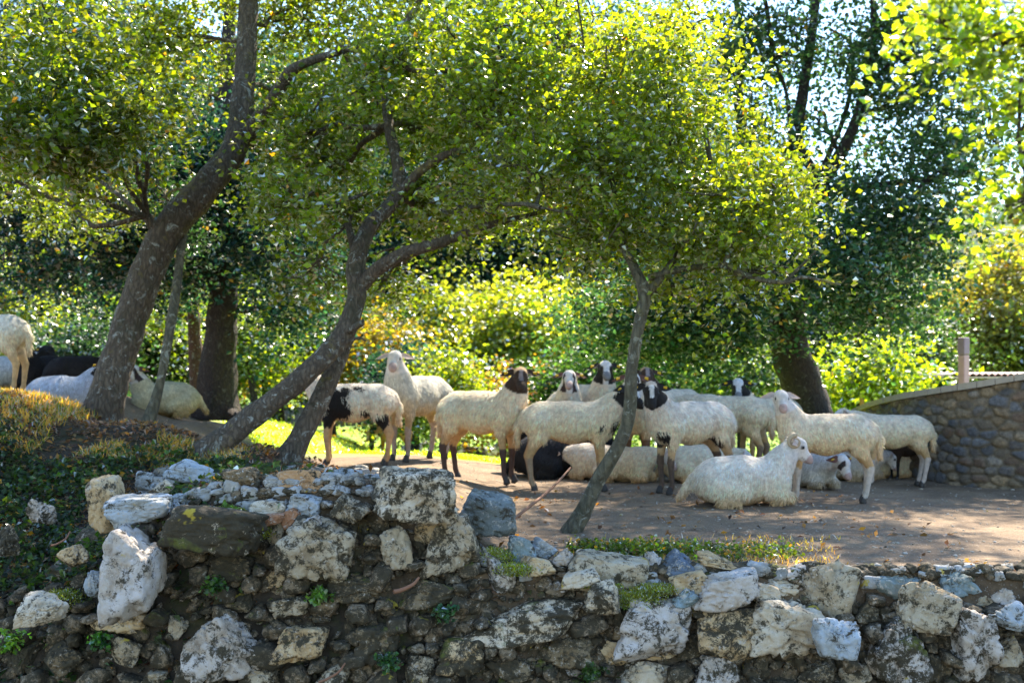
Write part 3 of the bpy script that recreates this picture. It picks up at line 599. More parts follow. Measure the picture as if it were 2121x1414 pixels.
for (px, py, a, b, rot, cl, ms) in W_:
    o = stone(px, py, a, b, rot, cl, ms, None, None, name='stone', parent=wall, boxy=(int(px) % 3 == 0), noise=.16); o.location = Vector(o.location) - wall.location
# small packing between them, one part
pk = []; cen_ = [(a_[0], a_[1], .36 * (a_[2] + a_[3]) / 2) for a_ in L_] + [(a_[0], a_[1], .36 * (a_[2] + a_[3]) / 2) for a_ in W_]; tries = 0
while tries < 2600:
    tries += 1; px = rng.uniform(-40, 2160); ytop = np.interp(px, [0, 200, 400, 760, 960, 1050, 1200, 2121], [1260, 1120, 1100, 1100, 1120, 1190, 1225, 1250]); py = rng.uniform(ytop, 1430); a = rng.uniform(38, 92)
    if any((px - q0) ** 2 + (1.25 * (py - q1)) ** 2 < (q2 + a * .36) ** 2 for q0, q1, q2 in cen_): continue
    cen_.append((px, py, a * .36)); Y = ground(px, py, 4.6)[1]; V, Fq = rock_shape(a * Y / F, .2, a * rng.uniform(.5, .9) * Y / F, tries, 3, boxy=rng.random() < .4); th = rng.uniform(-.4, .4); Rm = np.array([[math.cos(th), 0, -math.sin(th)], [0, 1, 0], [math.sin(th), 0, math.cos(th)]]); pk.append((V @ Rm.T + P(px, py, Y - .035), Fq))
bp = []
for k in range(135): px = rng.uniform(300, 790); py = rng.uniform(975, 1080); h_ = ground(px, py, 4.9); a = rng.uniform(18, 48); V, Fq = rock_shape(a * h_[1] / F, .09, a * rng.uniform(.4, .8) * h_[1] / F, k + 9005, 3, boxy=k % 2 == 0); bp.append((V + h_ + [0, 0, .01] - [0, 5, 0], Fq))
for k in range(46): px = rng.uniform(1000, 2150); py = rng.uniform(1178, 1215); h_ = ground(px, py, 4.9); a = rng.uniform(18, 46); V, Fq = rock_shape(a * h_[1] / F, .09, a * rng.uniform(.4, .8) * h_[1] / F, k + 9505, 3, boxy=k % 2 == 0); bp.append((V + h_ + [0, 0, .01] - [0, 5, 0], Fq))
o = mesh('pale_rubble', *join(bp), ROCK, wall, True); o.color = (.34, .36, .38, .05); tag(o, kind='stuff')
for k in range(420):
    px = rng.uniform(960, 2180) if k < 290 else rng.uniform(370, 790); py = (1205 - 30 * rng.random() - 25 * sst(1300, 1000, px) * rng.random()) if k < 290 else rng.uniform(1000, 1085); h_ = ground(px, py, 4.9); a = rng.uniform(14, 46); V, Fq = rock_shape(a * h_[1] / F, .09, a * rng.uniform(.4, .75) * h_[1] / F, k + 2005, 3); pk.append((V + h_ + [0, 0, .004], Fq))
for k in range(1700):
    px = rng.uniform(-60, 2180); ytop = np.interp(px, [0, 200, 400, 760, 960, 1050, 1200, 2121], [1240, 1060, 1060, 1060, 1090, 1160, 1210, 1270]); py = rng.uniform(ytop, 1430); a = rng.uniform(16, 60) * rng.uniform(.6, 1) * (.8 if px < 300 else 1); Y = ground(px, py, 4.6)[1] + .0
    V, Fq = rock_shape(a * Y / F, .12, a * rng.uniform(.45, .95) * Y / F, k + 5, 3); th = rng.uniform(-.6, .6); Rm = np.array([[math.cos(th), 0, -math.sin(th)], [0, 1, 0], [math.sin(th), 0, math.cos(th)]]); pk.append((V @ Rm.T + P(px, py, Y), Fq))
V, Fq = join(pk); o = mesh('packing_stones', V - np.array([0, 5, 0]), Fq, ROCK, wall, True); o.color = (.21, .165, .11, .8); tag(o, kind='stuff')
# pebbles, dung and chips on the dirt
pb = []
for k in range(1500):
    Y = 5.5 + 5.5 * rng.random() ** 1.2; X = rng.uniform(-.35, .5) * Y * 1.05; 
    if X < -1.3: continue
    s_ = rng.uniform(.004, .011) * (1.8 if rng.random() < .06 else 1); V, Fq = ICO1 if 'ICO1' in globals() else globals().setdefault('ICO1', ico(1))
    pb.append((V * np.array([s_, s_, s_ * .5]) * rng.uniform(.7, 1.3, 3) + np.array([X, Y, tz(X, Y) + s_ * .2]), Fq))
o = mesh('pebbles', *join(pb), ROCK, None, True); o.color = (.42, .40, .37, 0); tag(o, 'scattered pale pebbles and dung on the trodden dirt', 'pebbles', kind='stuff')

# ------------------------------------------------------------------ leaf litter, ivy, weeds, dry grass
def scatter(n, fx, fy, keep=None):
    X = fx(n); Y = fy(n); 
    if keep is not None: m = keep(X, Y); X, Y = X[m], Y[m]
    return np.stack([X, Y, terrain(X, Y)], -1)
U = rng.uniform
pts = scatter(44000, lambda n: U(-5, 2.6, n), lambda n: U(4.6, 9, n), lambda X, Y: (rng.random(len(X)) < sst(-.6, -1.9, X) * np.where(Y > 7.9, .25, 1) + .025 + .35 * (Y < 5.35)) & (noise2(X, Y, 2.) > -.18))
V, Fq, cc = leaves(pts + [0, 0, .012], 1, .042, .008, (.10, .055, .03), .6, aspect=.6, up=2.2); tag(mesh('leaf_litter', V, Fq, GRASSB, None, False, cc), 'brown fallen leaves carpeting the bank and the foot of the trees', 'leaf litter', kind='stuff')
pts = scatter(15000, lambda n: U(-5.2, -.9, n), lambda n: U(4.55, 7.6, n), lambda X, Y: (noise2(X + 4, Y, 1.6) > -.04) & (Y < 7.0 + .2 * np.sin(X * 5)) & (rng.random(len(X)) < sst(-.9, -2.0, X)))
V, Fq, cc = leaves(pts + [0, 0, .03], 3, .04, .03, (.024, .052, .016), .5, aspect=.9, up=1.6, yellow=.02); tag(mesh('ivy', V, Fq, LEAF, None, False, cc), 'dark green ivy and herbs creeping over the left bank', 'ivy', kind='stuff')
def blades(pts, n, ln, col, wd=.004, lean=.5, jit=.3):
    k = len(pts) * n; b = np.repeat(pts, n, 0) + rng.normal(size=(k, 3)) * [.03, .03, 0]; L = ln * rng.uniform(.4, 1.2, (k, 1)); d = rng.normal(size=(k, 3)) * lean; d[:, 2] = 1; d = unit_rows(d); s = unit_rows(np.cross(d, rng.normal(size=(k, 3)))) * wd
    m = b + d * L * .5; d2 = unit_rows(d + rng.normal(size=(k, 3)) * .35 - [0, 0, .3]); t = m + d2 * L * .5
    V = np.stack([b - s, b + s, m + s * .8, m - s * .8, t], 1).reshape(-1, 3); q = np.arange(k)[:, None] * 5
    cc = np.asarray(col) * np.exp(rng.normal(size=(k, 1)) * jit) * (1 + rng.normal(size=(k, 3)) * .1); return V, [q + [0, 1, 2, 3], q + [3, 2, 4]], np.repeat(np.clip(cc, 0, 1), 5, 0)
pts = scatter(9000, lambda n: U(-5.5, -1.75, n), lambda n: U(6.9, 9.2, n), lambda X, Y: (noise2(X, Y, 1.5) > np.where(X > -3, -.03, -.14)) & (Y < 7.9 + .9 * (X < -3.1)) & ((X < -3.05) | (X > -2.75)))
tag(mesh('dry_grass', *blades(pts, 8, .07, (.32, .24, .06), .0035)[:2], GRASSB, None, False, None), 'dry yellow grass along the sunlit crest of the left bank', 'dry grass', kind='stuff')
bo = bpy.data.objects['dry_grass']; k = len(bo.data.vertices); ca = bo.data.color_attributes.new('Col', 'FLOAT_COLOR', 'POINT'); cc = np.ones((k, 4), np.float32); tt = np.repeat(rng.random(k // 5) < .3, 5)[:, None]
cc[:, :3] = np.where(tt, (.10, .16, .025), (.34, .235, .085)) * np.repeat(np.exp(rng.normal(size=(k // 5, 1)) * .3), 5, 0); ca.data.foreach_set('color', cc.ravel())
pts = np.array([gat(U(1185, 1440), U(5.7, 5.95)) for _ in range(330)] + [gat(U(1440, 1640), U(5.5, 5.9)) for _ in range(130)]); pts = pts[noise2(pts[:, 0], pts[:, 1], 6) > -.12]
V, Fq, cc = leaves(pts + [0, 0, .03], 7, .024, .025, (.06, .10, .016), .4, aspect=.8, up=.8, yellow=.08); tag(mesh('weeds', V, Fq, LEAF, None, False, cc), 'green weeds growing on the wall top at the foot of the thin tree', 'weeds', kind='stuff')
pts = np.array([gat(U(1175, 1720), 5.45 + .9 * rng.random() ** 2) for _ in range(200)] + [gat(U(640, 780), U(5.9, 6.8)) for _ in range(200)]); V, Fq, cc = blades(pts, 5, .042, (.28, .22, .11), .0026); tag(mesh('grass_tufts', V, Fq, GRASSB, None, False, cc), 'thin dry grass tufts behind the wall stones', 'grass', kind='stuff')
# meadow grass beyond the terrace
pts = scatter(26000, lambda n: U(-1, 1, n), lambda n: 11.5 + 34 * rng.random(n) ** 1.6); pts[:, 0] *= .55 * pts[:, 1]; pts[:, 2] = terrain(pts[:, 0], pts[:, 1])
m_ = pts[:, 1] + 3 * (noise2(pts[:, 0], pts[:, 1], .9) + .5) + 1.6 * np.minimum(pts[:, 0] + 2.6, 0) > 13.2; pts = pts[m_]
V, Fq, cc = blades(pts, 4, .07, (.20, .30, .03), .010); tag(mesh('meadow_grass', V, Fq, GRASSB, None, False, cc), 'bright green short grass of the sunlit meadow beyond the sheep', 'grass', kind='stuff')
# moss cushions on the stones
def moss(px, py, a, b, Y, nn=900):
    t = U(0, 2 * np.pi, nn); r = np.sqrt(rng.random(nn)); c = np.array([P(px + a * x * y1, py + b * x * y2, ground(px, py, 4.6)[1] - .10) for x, y1, y2 in zip(r, np.cos(t), np.sin(t))]); c[:, 1] += U(-.03, .03, nn); return c
pts = np.vstack([moss(1020, 1152, 26, 16, 5.13), moss(1068, 1180, 26, 12, 5.13, 500), moss(1310, 1240, 44, 16, 5.12), moss(1355, 1222, 30, 12, 5.17, 500), moss(130, 1240, 22, 18, 4.85, 600), moss(1247, 1214, 18, 5, 5.1, 300), moss(530, 1105, 12, 14, 5.0, 300), moss(440, 1062, 60, 10, 5.1, 600)])
V, Fq, cc = blades(pts, 4, .018, (.13, .16, .012), .0022, .9, .35); tag(mesh('moss_cushions', V, Fq, GRASSB, None, False, cc), 'bright yellow green moss cushions on the wall stones', 'moss', kind='stuff')
for (px, py, r_, c_, lb) in [(925, 1268, 24, (.03, .085, .04), 'bluish green fern like plant growing from the wall face under the capstone'), (662, 1232, 15, (.06, .13, .02), 'small bright green sprig in the wall left of centre'), (448, 1212, 26, (.04, .10, .02), 'leafy green plant hanging under the mossy boulder'), (805, 1368, 20, (.03, .08, .03), 'dark green plant low in the middle of the wall face'), (212, 1330, 22, (.035, .11, .03), 'green plant below the tall cracked block'), (22, 1330, 30, (.07, .15, .02), 'bright green plant at the bottom left corner'), (1228, 1398, 24, (.04, .09, .025), 'green sprigs near the bottom edge right of centre'), (478, 1062, 22, (.06, .12, .02), 'small clover like plant on top of the mossy boulder')]:
    g_ = ground(px, py, 4.6); c = P(px, py, g_[1] - .12); cs = c + rng.normal(size=(14, 3)) * [r_ * .0022 * .38, .02, r_ * .0022 * .34]; V, Fq, cc = leaves(cs - c, 9, .026, .018, c_, .35, aspect=.85, up=.3); st_ = [tube(limb_path(np.array([0, .05, -.01]), q_ - c, .1, 4), [.003] * 4, 5, 0, sub=1) for q_ in cs]; SV, SF = join(st_); SF = [f + len(V) for f in SF]; o = mesh('wall_plant', np.vstack([V, SV]), [Fq] + SF, LEAF, None, False, np.vstack([cc, np.tile(c_, (len(SV), 1))])); o.location = c; tag(o, lb, 'plant')
# dead twigs across the stones and bank
for (a, b, r0, lb) in [((1050, 1085, 5.65), (1182, 968, 6.6), .009, 'long rusty brown stick leaning up from the wall toward the sheep'), ((365, 1075, 5.15), (455, 1035, 5.3), .011, 'brown dead branch lying over the left rubble'), ((105, 1130, 5.0), (145, 1100, 5.1), .005, 'short pale forked twig on the left bank'), ((815, 1225, 4.9), (868, 1195, 4.95), .010, 'short bark chip wedged in the wall face'), ((660, 1412, 4.8), (715, 1372, 4.85), .006, 'thin grey twig at the foot of the wall')]:
    A = P(*a); B = P(*b); V, Fq = tube([A * 0, (B - A) * .3 + [.0, 0, -.012], (B - A) * .65 + [.012, 0, -.01], B - A], [r0, r0, r0 * .85, r0 * .6], 8, .1); o = mesh('stick', V, Fq, plain('dead_wood', (.22, .10, .05), .8, 30), None, True); o.location = A; tag(o, lb, 'stick')

# ------------------------------------------------------------------ masonry wall, post, shed roof, fence
def masonry2():
    m = M('masonry_stone'); a = m.N('ShaderNodeAttribute', _attribute_name='Col').outputs['Color']; o = m.obj()
    c = m.mix(1, a, m.ramp(m.noise(26, 6, .75, o), [(.3, (.6, .52, .42)), (.5, (1.15, 1.02, .85)), (.7, (1.9, 1.65, 1.3))]), 'MULTIPLY'); m.L(c, m.b.inputs['Base Color']); m.b.inputs['Roughness'].default_value = .88; m.bump(m.noise(60, 4, .7, o), .6, .01); return m.m
wp = [(6.6, 8.7, 1.15), (5.2, 9.05, 1.02), (4.55, 9.45, .915), (4.15, 9.9, .80), (3.95, 10.6, .71), (4.0, 11.7, .60), (4.2, 12.8, .50), (4.5, 14.2, .38)]
q = np.array(wp); tt = np.linspace(0, len(q) - 1, 57); q = np.stack([np.interp(tt, np.arange(len(q)), q[:, i]) for i in range(3)], 1)
for _ in range(6): q[1:-1] = (q[:-2] + q[1:-1] * 2 + q[2:]) / 4
d = np.gradient(q[:, :2], axis=0); nrm = unit_rows(np.stack([-d[:, 1], d[:, 0]], 1)); nrm *= np.sign((nrm * (np.array([0, 0]) - q[:, :2])).sum(1))[:, None]
sr = empty('stone_boundary_wall', (4.6, 9.5, 0)); tag(sr, 'curved mortared stone boundary wall with sloping coping behind the sheep at right', 'wall')
def ribbon(off, z0, z1):   # closed strip along q
    A = q[:, :2] + nrm * off; return A
zb = terrain(q[:, 0], q[:, 1]) - .3; n = len(q); s_ = np.concatenate([[0], np.cumsum(np.linalg.norm(np.diff(q[:, :2], axis=0), axis=1))])
nu, nv = int(s_[-1] / .017), 84; uu = np.linspace(0, s_[-1], nu); cxy = np.stack([np.interp(uu, s_, q[:, k]) for k in range(2)], 1); nn = unit_rows(np.stack([np.interp(uu, s_, nrm[:, k]) for k in range(2)], 1)); zt_ = np.interp(uu, s_, q[:, 2]); zb_ = np.interp(uu, s_, zb)
vv = np.linspace(0, 1, nv); Zg = zb_[:, None] + (zt_ - zb_)[:, None] * vv[None]; Ug = np.repeat(uu[:, None], nv, 1)
gx, gy = .13, .085; sy_, sx_ = np.meshgrid(np.arange(-.5, 1.4, gy), np.arange(-.1, s_[-1] + .1, gx), indexing='xy'); seeds = np.stack([(sx_ + gx * .5 * (np.round(sy_ / gy) % 2)).ravel(), sy_.ravel()], 1) + rng.uniform(-.36, .36, (sx_.size, 2)) * [gx, gy]; seeds[:, 0] *= 1
q2 = np.stack([Ug.ravel(), Zg.ravel()], 1); q2 = q2 + .02 * np.stack([fbm(np.c_[q2 * 9, q2[:, :1] * 0], 2), fbm(np.c_[q2 * 9 + 50, q2[:, :1] * 0], 2)], 1) * 2; d1 = np.empty(len(q2)); d2 = np.empty(len(q2)); id_ = np.empty(len(q2), int)
for k in range(0, len(q2), 4000): dd = np.abs(q2[k:k + 4000, None] - seeds[None]) * [1 / gx, 1 / gy]; dd = (dd ** 2.6).sum(2) ** (1 / 2.6); pp = np.argpartition(dd, 1, 1)[:, :2]; v_ = np.take_along_axis(dd, pp, 1); o_ = np.argsort(v_, 1); v_ = np.take_along_axis(v_, o_, 1); pp = np.take_along_axis(pp, o_, 1); d1[k:k + 4000] = v_[:, 0]; d2[k:k + 4000] = v_[:, 1]; id_[k:k + 4000] = pp[:, 0]
ed = np.clip((d2 - d1) / .28, 0, 1); ed = ed * ed * (3 - 2 * ed); hs = rng.uniform(.016, .045, len(seeds)); dsp = ed * hs[id_] + .012 * fbm(np.c_[q2 * 30, q2[:, :1] * 0 + 4], 3) * ed
pal = np.array([(.12, .115, .12), (.16, .14, .115), (.20, .165, .12), (.11, .12, .145), (.24, .19, .13), (.15, .11, .085), (.18, .17, .16)]); pc_ = pal[rng.integers(0, 7, len(seeds))] * rng.uniform(.6, 1.1, (len(seeds), 1)); cg = pc_[id_] * ed[:, None] + np.array([.13, .115, .09]) * (1 - ed[:, None])
off = (.14 + dsp).reshape(nu, nv); Vf = np.stack([cxy[:, 0, None] + nn[:, 0, None] * off, cxy[:, 1, None] + nn[:, 1, None] * off, Zg], -1).reshape(-1, 3); i = (np.arange(nu - 1)[:, None] * nv + np.arange(nv - 1)[None]).ravel(); Ff_ = np.stack([i, i + nv, i + nv + 1, i + 1], 1)
bk = cxy - nn * .14; Vb = np.concatenate([np.c_[bk, zt_], np.c_[bk, zb_]]); nf = len(Vf); j = np.arange(nu - 1); top = np.arange(nu) * nv + nv - 1; bot = np.arange(nu) * nv
Fb = np.concatenate([np.stack([top[j], top[j + 1], nf + j + 1, nf + j], 1), np.stack([nf + j, nf + j + 1, nf + nu + j + 1, nf + nu + j], 1), np.array([[bot[0], top[0], nf, nf + nu], [bot[-1], top[-1], nf + nu - 1, nf + 2 * nu - 1]])])
mesh('masonry', np.vstack([Vf, Vb]) - [4.6, 9.5, 0], np.vstack([Ff_, Fb]), masonry2(), sr, True, np.vstack([cg, np.full((2 * nu, 3), .14)]))
cp = []
k0 = 0
while k0 < n - 1:
    a0, a1 = k0, min(k0 + 2, n - 1); idx = np.arange(a0, a1 + 1); f2 = q[idx, :2] + nrm[idx] * .205; b2 = q[idx, :2] - nrm[idx] * .18; z = q[idx, 2] + .003; zt = z + .055 + rng.uniform(-.004, .004); m_ = len(idx)
    sh = (f2[-1] - f2[0]) * .02; f2[0] += sh; b2[0] += sh; f2[-1] -= sh; b2[-1] -= sh
    Vv = np.concatenate([np.c_[f2, z], np.c_[f2, zt], np.c_[b2, zt], np.c_[b2, z]]) - [4.6, 9.5, 0]; ii = np.arange(m_ - 1); Ff = np.concatenate([np.stack([ii + a * m_, ii + 1 + a * m_, ii + 1 + ((a + 1) % 4) * m_, ii + ((a + 1) % 4) * m_], 1) for a in range(4)] + [np.array([[0, m_, 2 * m_, 3 * m_], [m_ - 1, 2 * m_ - 1, 3 * m_ - 1, 4 * m_ - 1]])]); cp.append((Vv, Ff)); k0 = a1
mesh('coping', *join(cp), plain('coping_stone', (.40, .33, .24), .85, 25), sr)
def boxob(name, dims, mat, parent=None, loc=(0, 0, 0), rot=(0, 0, 0)):
    a, b, c = dims; o = mesh(name, *box(-a / 2, a / 2, -b / 2, b / 2, 0, c), mat, parent); o.location = loc; o.rotation_euler = rot; 
    bv = o.modifiers.new('bevel', 'BEVEL'); bv.width = min(dims) * .12; bv.segments = 2; return o
pc = P(1996, 800, 12.2); pg = empty('gate_post', (pc[0], 12.2, 0)); tag(pg, 'pinkish square post rising behind the stone boundary wall', 'post')
boxob('post_shaft', (.088, .088, CAMH - (735 - HOR) * 12.2 / F), plain('pink_paint', (.52, .33, .29), .6), pg, rot=(0, 0, .5)); boxob('post_cap', (.094, .094, .19), plain('post_cap_paint', (.30, .22, .24), .6), pg, (0, 0, CAMH - (735 - HOR) * 12.2 / F + .003), (0, 0, .5))
Yr = 17.; ra = P(1930, 775, Yr); rb = P(2230, 790, Yr); sh_ = empty('shed', ((ra[0] + rb[0]) / 2, Yr, 0)); tag(sh_, 'low shed with pale pink tiled roof and orange timber showing over the stone wall', 'shed')
wd = rb[0] - ra[0]; gz = tz(8, 17); sh_.location.z = gz; tl = []
for k in range(24): 
    x0 = -wd / 2 + wd * k / 24; v_, f_ = tube([(x0 + .045, -.75, ra[2] - gz - .03), (x0 + .045, 1.2, ra[2] - gz - .01)], [.047, .047], 8, 0, sub=1); tl.append((v_, f_))
v_, f_ = box(-wd / 2, wd / 2, -.75, .9, ra[2] - gz - .06, ra[2] - gz - .035); v_[:, 2] += (v_[:, 1] + .75) * .01; mesh('roof', *join(tl + [(v_, f_)]), plain('roof_tile', (.58, .42, .38), .7, 12), sh_)
o = boxob('timber_beam', (wd - .9, .12, .10), plain('orange_timber', (.55, .27, .08), .6), sh_, (.25, -.55, ra[2] - gz - .175)); 
for sx in (-1, 1): boxob('timber_post', (.12, .12, ra[2] - gz - .18), bpy.data.materials['orange_timber'], sh_, (sx * (wd / 2 - .7), -.55, 0))
g_ = gat(1787, 14.8); wpst = empty('fence_post', g_); tag(wpst, 'short orange brown wooden stake behind the far end of the stone wall', 'post'); boxob('stake', (.07, .07, CAMH - (818 - HOR) * 14.8 / F - g_[2]), bpy.data.materials['orange_timber'], wpst)
fe = gat(560, 30); fr_ = empty('wooden_fence', fe); tag(fr_, 'weathered pale plank fence far behind the leaning trees at left', 'fence'); WD_ = plain('old_plank', (.30, .24, .20), .85, 18)
pl = []
for k in range(34):
    x = -2.6 + k * .155; zt = .62 + rng.uniform(-.03, .03); v_, f_ = box(x, x + .135, 0, .03, 0, zt); pl.append((v_ + [0, 0, rng.uniform(-.02, .02)], f_))
mesh('planks', *join(pl), WD_, fr_); 
for z in (.15, .45): v_, f_ = box(-2.6, 2.7, .033, .08, z, z + .07); mesh('rail', v_, f_, WD_, fr_)

# ------------------------------------------------------------------ trees near the camera
OAK = (.052, .092, .010); OAKD = (.020, .050, .026); LIME = (.085, .13, .02); YEL = (.11, .11, .022); SHADE_TEAL = (.013, .042, .038)  # the last, blue green tone has teal shade mixed into the leaf colour
tree('oak_tree', 'thick leaning oak at left with a sawn stub and a forked upper trunk', 'tree',
  [[(208, 905, 8.3, 92), (216, 850, 8.3, 78), (231, 785, 8.3, 68), (246, 740, 8.35, 68), (292, 600, 8.4, 66), (345, 480, 8.45, 67), (420, 395, 8.5, 62), (488, 300, 8.6, 54), (505, 180, 8.7, 45), (512, 60, 8.8, 40), (520, -160, 9., 34), (500, -400, 9.2, 20)],
   [(505, 290, 8.62, 35), (560, 215, 8.4, 30), (602, 150, 8.2, 24), (650, 125, 8.0, 17), (760, 90, 7.8, 12)], [(345, 490, 8.45, 42), (318, 470, 8.4, 25), (306, 446, 8.35, 15)]],
  [(150, 130, 7.6, 190, 120, .8, 75), (60, 250, 7.4, 130, 90, .7, 48), (230, 230, 7.3, 110, 70, .6, 40), (120, 310, 7.2, 110, 30, .5, 26), (330, 80, 9.6, 150, 100, .5, 60), (640, 30, 9.8, 200, 110, .5, 75),
   (400, -150, 9, 500, 160, 1.6, 150), (-150, 0, 8, 200, 260, 1.5, 90), (650, 220, 9.8, 110, 90, .5, 40), (580, 390, 9.2, 50, 30, .3, 12), (150, 420, 10, 200, 60, 1, 40)],
  bark=BARK, leafcol=(.066, .105, .010), size=.048, n=32, sig=.13, limb=.022)
tree('oak_tree', 'slender grey stemmed tree just right of the thick leaning oak', 'tree', [[(304, 880, 7.9, 24), (329, 800, 8, 17), (349, 700, 8.1, 20), (365, 600, 8.3, 20), (378, 500, 8.5, 16), (400, 400, 8.8, 10)]],
  [(380, 480, 9.6, 60, 60, .5, 14), (330, 380, 9.8, 90, 50, .6, 22)], bark=BARKG, leafcol=OAKD, n=26, limb=.014)
tree('oak_tree', 'straight dark trunked tree with spreading roots behind the lying sheep at left', 'tree', [[(448, 868, 13, 100), (450, 820, 13, 80), (455, 720, 13, 68), (462, 620, 13, 60), (470, 500, 13, 52), (478, 380, 13, 44), (470, 200, 13.2, 36), (480, -50, 13.5, 24)],
   [(455, 845, 13, 40), (480, 862, 12.8, 26), (505, 874, 12.6, 14)], [(440, 850, 13, 36), (415, 862, 12.9, 20), (395, 868, 12.8, 8)], [(465, 640, 13, 30), (425, 560, 12.8, 18), (380, 520, 12.5, 10)]],
  [(200, 420, 12.5, 260, 120, .9, 190), (420, 330, 12.6, 190, 110, .9, 130), (60, 380, 12.4, 160, 110, .8, 90), (330, 460, 12.3, 160, 80, .7, 70), (600, 520, 12.4, 120, 100, 1., 60), (330, 560, 12.8, 110, 60, .8, 40), (60, 560, 13, 120, 60, .9, 40), (560, 400, 12.8, 150, 90, 1.2, 60), (300, 180, 14, 300, 140, 1.6, 90), (620, 640, 12.6, 80, 60, .8, 28), (300, -330, 14, 400, 90, 2., 80), (-150, -250, 12, 300, 90, 1.6, 60), (700, -380, 14, 300, 80, 2, 60)],  # the last three clumps are unseen, added overhead to shade the left
  bark=BARKD, leafcol=SHADE_TEAL, size=.062, n=34, sig=.19, limb=.05, yellow=.01)
tree('oak_tree', 'narrow reddish brown trunk standing just left of the straight dark one', 'tree', [[(418, 850, 14.2, 40), (408, 760, 14.2, 30), (402, 680, 14.2, 27), (398, 600, 14.2, 22), (392, 500, 14.2, 14)]], [(380, 600, 14.5, 90, 60, .8, 34), (330, 660, 14.8, 60, 40, .6, 14)], bark=bark_material('bark_red', (.08, .03, .018), (.16, .08, .045), yellow=0), leafcol=OAK, size=.06, n=26, sig=.17)
tree('oak_tree', 'leaning grey oak with a low bough that curves out over the sheep', 'tree',
  [[(425, 945, 7.3, 64), (470, 905, 7.3, 53), (560, 835, 7.35, 46), (650, 760, 7.4, 43), (712, 690, 7.5, 43), (738, 620, 7.55, 40), (738, 545, 7.6, 38), (765, 470, 7.7, 34), (822, 405, 7.8, 29), (822, 330, 7.9, 26), (805, 260, 8., 21), (790, 100, 8.3, 14)],
   [(742, 600, 7.6, 31), (785, 555, 7.5, 29), (845, 522, 7.4, 28), (920, 500, 7.3, 22), (1000, 470, 7.2, 15), (1120, 440, 7.2, 9)], [(820, 410, 7.8, 22), (870, 355, 7.7, 19), (930, 318, 7.6, 15), (1000, 305, 7.5, 10), (1150, 260, 7.5, 7)],
   [(712, 690, 7.5, 15), (745, 672, 7.3, 14), (752, 664, 7.25, 7)], [(700, 720, 7.5, 9), (740, 700, 7.4, 6), (758, 706, 7.35, 3)], [(800, 180, 8.1, 15), (700, 100, 7.8, 12), (860, 150, 7.6, 10), (900, 200, 7.5, 6)], [(760, 400, 7.7, 8), (700, 420, 7.5, 7), (640, 432, 7.4, 5), (560, 428, 7.3, 3)]],
  [(610, 410, 7.3, 90, 40, .4, 22), (680, 330, 8.9, 120, 70, .4, 40), (850, 130, 9.2, 190, 110, .6, 85), (950, 260, 8.6, 150, 90, .5, 55), (1080, 140, 7.6, 170, 120, 1., 90), (1020, 400, 8.2, 130, 70, .7, 40), (800, 110, 7.5, 90, 70, .3, 20), (880, -120, 8.6, 350, 130, 1.6, 120), (700, 220, 9, 130, 80, .8, 36), (900, 420, 8.2, 110, 60, .6, 28), (620, 260, 8, 90, 90, .6, 26), (800, 600, 9.6, 90, 60, .6, 14), (1050, 40, 8, 160, 60, 1, 46)],
  bark=BARK, leafcol=(.066, .11, .012), size=.047, n=32, sig=.12, limb=.026)
tree('oak_tree', 'thinner dark stem crossing behind the leaning grey oak', 'tree', [[(592, 962, 7.5, 60), (615, 920, 7.5, 46), (645, 860, 7.55, 42), (680, 790, 7.6, 38), (706, 730, 7.7, 34), (728, 660, 7.8, 28), (740, 560, 7.9, 22), (720, 460, 8.1, 14)]], [(640, 560, 8.6, 80, 60, .5, 14), (720, 440, 8.5, 70, 50, .6, 18)], bark=BARK, leafcol=OAK, n=26, limb=.016)
tree('oak_tree', 'thin crooked tree in the middle rising between the sheep', 'tree',
  [[(1178, 1108, 6.55, 37), (1208, 1055, 6.55, 32), (1240, 990, 6.55, 29), (1280, 925, 6.5, 28), (1303, 860, 6.5, 26), (1308, 770, 6.5, 25), (1322, 680, 6.5, 25), (1335, 610, 6.55, 27), (1316, 560, 6.6, 22), (1290, 500, 6.7, 15), (1270, 380, 6.9, 10)],
   [(1335, 615, 6.55, 20), (1380, 560, 6.6, 15), (1440, 470, 6.7, 10), (1480, 380, 6.8, 7)], [(1345, 575, 6.6, 15), (1420, 556, 6.5, 13), (1500, 552, 6.4, 12), (1560, 575, 6.3, 11), (1625, 585, 6.2, 9), (1665, 574, 6.15, 8), (1740, 590, 6.1, 3)], [(1625, 585, 6.2, 8), (1660, 550, 6.15, 6), (1690, 520, 6.1, 3)], [(1290, 510, 6.7, 10), (1200, 450, 6.6, 8), (1120, 430, 6.5, 4)]],
  [(1230, 330, 6.8, 170, 90, .7, 60), (1380, 230, 6.9, 150, 150, .8, 85), (1290, 100, 7., 150, 100, .9, 60), (1470, 390, 6.7, 140, 90, .7, 56), (1400, 490, 6.6, 120, 40, .5, 22), (1230, 470, 6.8, 110, 45, .5, 30), (1550, 470, 6.5, 70, 50, .5, 22), (1150, 200, 7., 100, 90, .7, 34), (1560, 340, 6.9, 90, 50, .6, 24), (1400, 60, 7.2, 60, 50, .6, 12), (1180, 10, 7.2, 130, 60, .8, 30), (1080, 330, 6.9, 110, 80, .5, 40), (960, 420, 7.1, 90, 40, .4, 12), (1560, 560, 6.6, 80, 40, .4, 14), (1600, 420, 6.6, 70, 70, .5, 24), (1380, 600, 6.9, 60, 30, .3, 8), (1000, 200, 7.4, 110, 90, .6, 40),  ],
  bark=BARKG, leafcol=(.088, .135, .014), size=.040, n=35, sig=.12, limb=.016, yellow=.004, dens=1.4)
